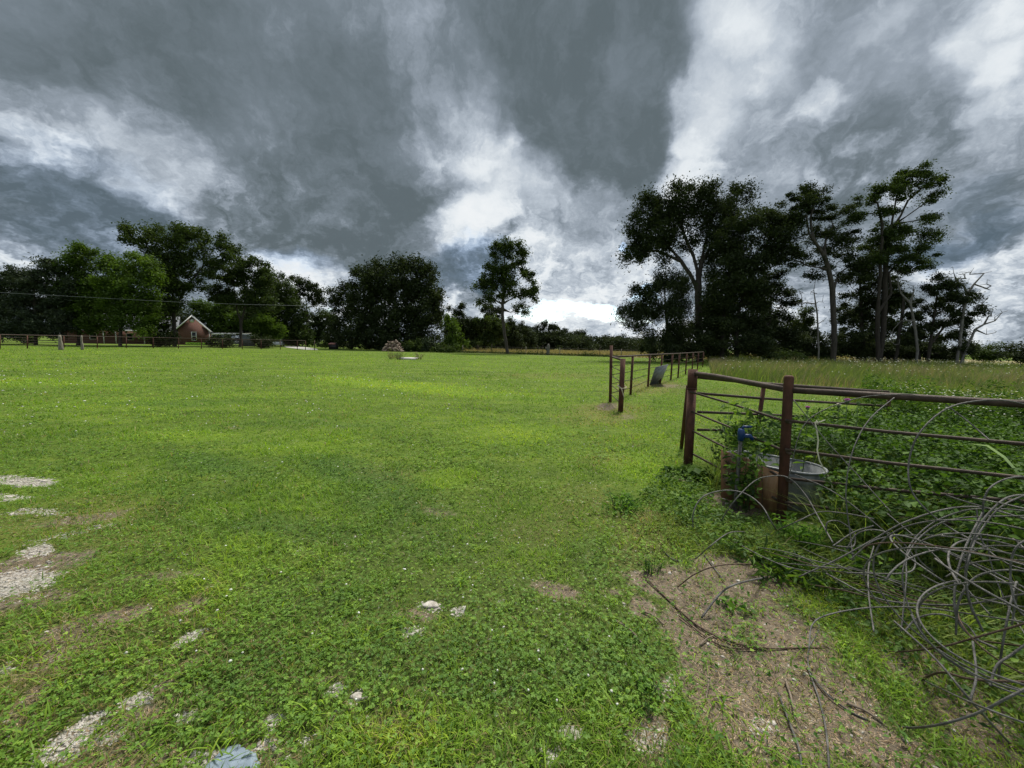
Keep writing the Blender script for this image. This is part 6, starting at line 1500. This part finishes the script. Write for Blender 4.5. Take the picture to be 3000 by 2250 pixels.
for i in range(8):
    y0 = 1850 + i * 28 + rs.normal(0, 10)
    strand([(2560 + i * 25 + rs.normal(0, 30), y0 - 90), (2750 + rs.normal(0, 20), y0 + 10), (2900, y0 + 70 + rs.normal(0, 10)), (3080, y0 + 130)], .0035 + .002 * rs.random(), 'cable')
for i in range(16):
    x0 = 2300 + rs.random() * 420; y0 = 1620 + (x0 - 2300) * .45 + rs.normal(0, 40)
    strand([(x0 - 160, y0 - 50 + rs.normal(0, 20)), (x0, y0 - 20 + rs.normal(0, 18), 2.45 - (y0 - 1620) * .0022), (x0 + 150, y0 + 25 + rs.normal(0, 20)), (x0 + 330, y0 + 90 + rs.normal(0, 40))], .0028 + .001 * rs.random(), 'cable' if i % 3 else 'cable_rust')
# separate loose wires
strand([(2030, 1560), (2032, 1500, 3.35), (2060, 1455, 3.4), (2120, 1437, 3.4), (2180, 1445, 3.35), (2230, 1480, 3.2), (2260, 1530, 3.1), (2290, 1575)], .0055, 'cable', None, 'grey wire arching from the ground in front of the boards', 'loose_wire', 'wire')
strand([(2100, 1545), (2150, 1470, 3.3), (2210, 1410, 3.35), (2260, 1395, 3.3), (2310, 1400, 3.2), (2360, 1450, 3.1), (2400, 1520, 2.9), (2440, 1590, 2.6)], .005, 'cable', None, 'taller wire arch crossing in front of the middle post', 'loose_wire', 'wire')
strand([(2055, 1810), (2110, 1740, 2.35), (2160, 1710, 2.35), (2250, 1690)], .006, 'cable', None, 'thick cable end curving up out of the bare soil', 'loose_wire', 'wire')
strand([(1985, 1720), (2040, 1680, 2.5), (2120, 1655, 2.5), (2250, 1652)], .004, 'cable_rust', None, 'thin rusty wire lying in a low curve above the bare soil', 'loose_wire', 'wire')
strand([(1930, 1600), (1975, 1640), (2030, 1640), (2080, 1600, 2.75), (2140, 1560, 2.9), (2200, 1560)], .004, 'cable', None, 'thin wire looping through the low weeds before the tank', 'loose_wire', 'wire')
strand([(2130, 1580), (2230, 1570), (2330, 1530, 3.0), (2400, 1500, 3.0), (2480, 1505, 2.8), (2560, 1520, 2.6)], .0045, 'cable', None, 'long wire running low past the foot of the middle post into the weeds', 'loose_wire', 'wire')
strand([(1890, 1690), (1950, 1750), (2040, 1830), (2140, 1880), (2250, 1900)], .0055, 'cable_rust', None, 'dark rusty cable lying straight along the bare soil', 'loose_wire', 'wire')
strand([(2010, 1540), (2060, 1620), (2120, 1700)], .004, 'cable', None, 'short straight wire in the grass left of the bare soil', 'loose_wire', 'wire')

# sticks and stones
def stick(label, a, b_, r__=.008, bend=.01, lift=.012):
    p0, p1 = G(*a, lift), G(*b_, lift); mid_ = (p0 + p1) / 2 + np.array([bend, bend, .006])
    mb = MB(); mb.tube(smooth_path([p0, mid_, p1], 10), np.linspace(r__, r__ * .6, len(smooth_path([p0, mid_, p1], 10))), 6); o = mb.build('stick', M['twig']); tag(o, label, 'stick', 'dead sticks on the bare soil')
stick('longest dead stick at the left edge of the bare soil, with a pale broken end', (1805, 1820), (1885, 1890), .009)
stick('dark stick lying just right of the longest one', (1880, 1790), (1945, 1830), .006)
stick('forked-looking short stick under the thick cable end', (2050, 1890), (2090, 1862), .005)
stick('thin stick lying level in the middle of the bare soil', (2110, 1890), (2155, 1915), .005)
stick('pale chip of wood low on the bare soil', (2115, 2037), (2150, 2047), .006, .0)
stick('slim stick pointing at the camera at the bottom of the bare soil', (2300, 1990), (2330, 2110), .006)
stick('thin dead stem among the straw below the cable pile', (2480, 2060), (2600, 2130), .006)
stick('short dark stick near the pale soil patch', (2075, 1985), (2068, 2050), .005)
def rock(label, px, py, size, mat, fl=.35, seed=0, name='stone'):
    r = np.random.default_rng(seed); c = G(px, py, .0); mb = MB()
    V = []; seg, rings = 14, 7
    for i in range(rings + 1):
        ph = math.pi * i / rings
        for k_ in range(seg):
            th_ = 2 * math.pi * k_ / seg
            q_ = 1 + .12 * math.sin(th_ * 3 + seed) + .08 * math.sin(th_ * 5 + ph * 3)
            V.append([math.sin(ph) * math.cos(th_) * size[0] * q_, math.sin(ph) * math.sin(th_) * size[1] * q_, math.copysign(abs(math.cos(ph)) ** .6, math.cos(ph)) * fl * size[0]])
    V = np.array(V) + c
    mb.add(V, [[i * seg + k_, (i + 1) * seg + k_, (i + 1) * seg + (k_ + 1) % seg, i * seg + (k_ + 1) % seg] for i in range(rings) for k_ in range(seg)])
    o = mb.build(name, M[mat], smooth=True); tag(o, label, 'stone')
rock('flat pale tan stone set in the worn grass', 222, 1726, (.075, .05), 'stone', .15, 1)
rock('flat blue-grey stone at the bottom edge among white gravel', 665, 2262, (.11, .09), 'blue_stone', .12, 2)
rock('pinkish tan stone bedded in the clover', 1262, 1772, (.05, .03), 'stone', .2, 3)
rock('white chalky stone in the grass at the bottom of the lawn', 1046, 2042, (.028, .022), 'stone', .5, 4)
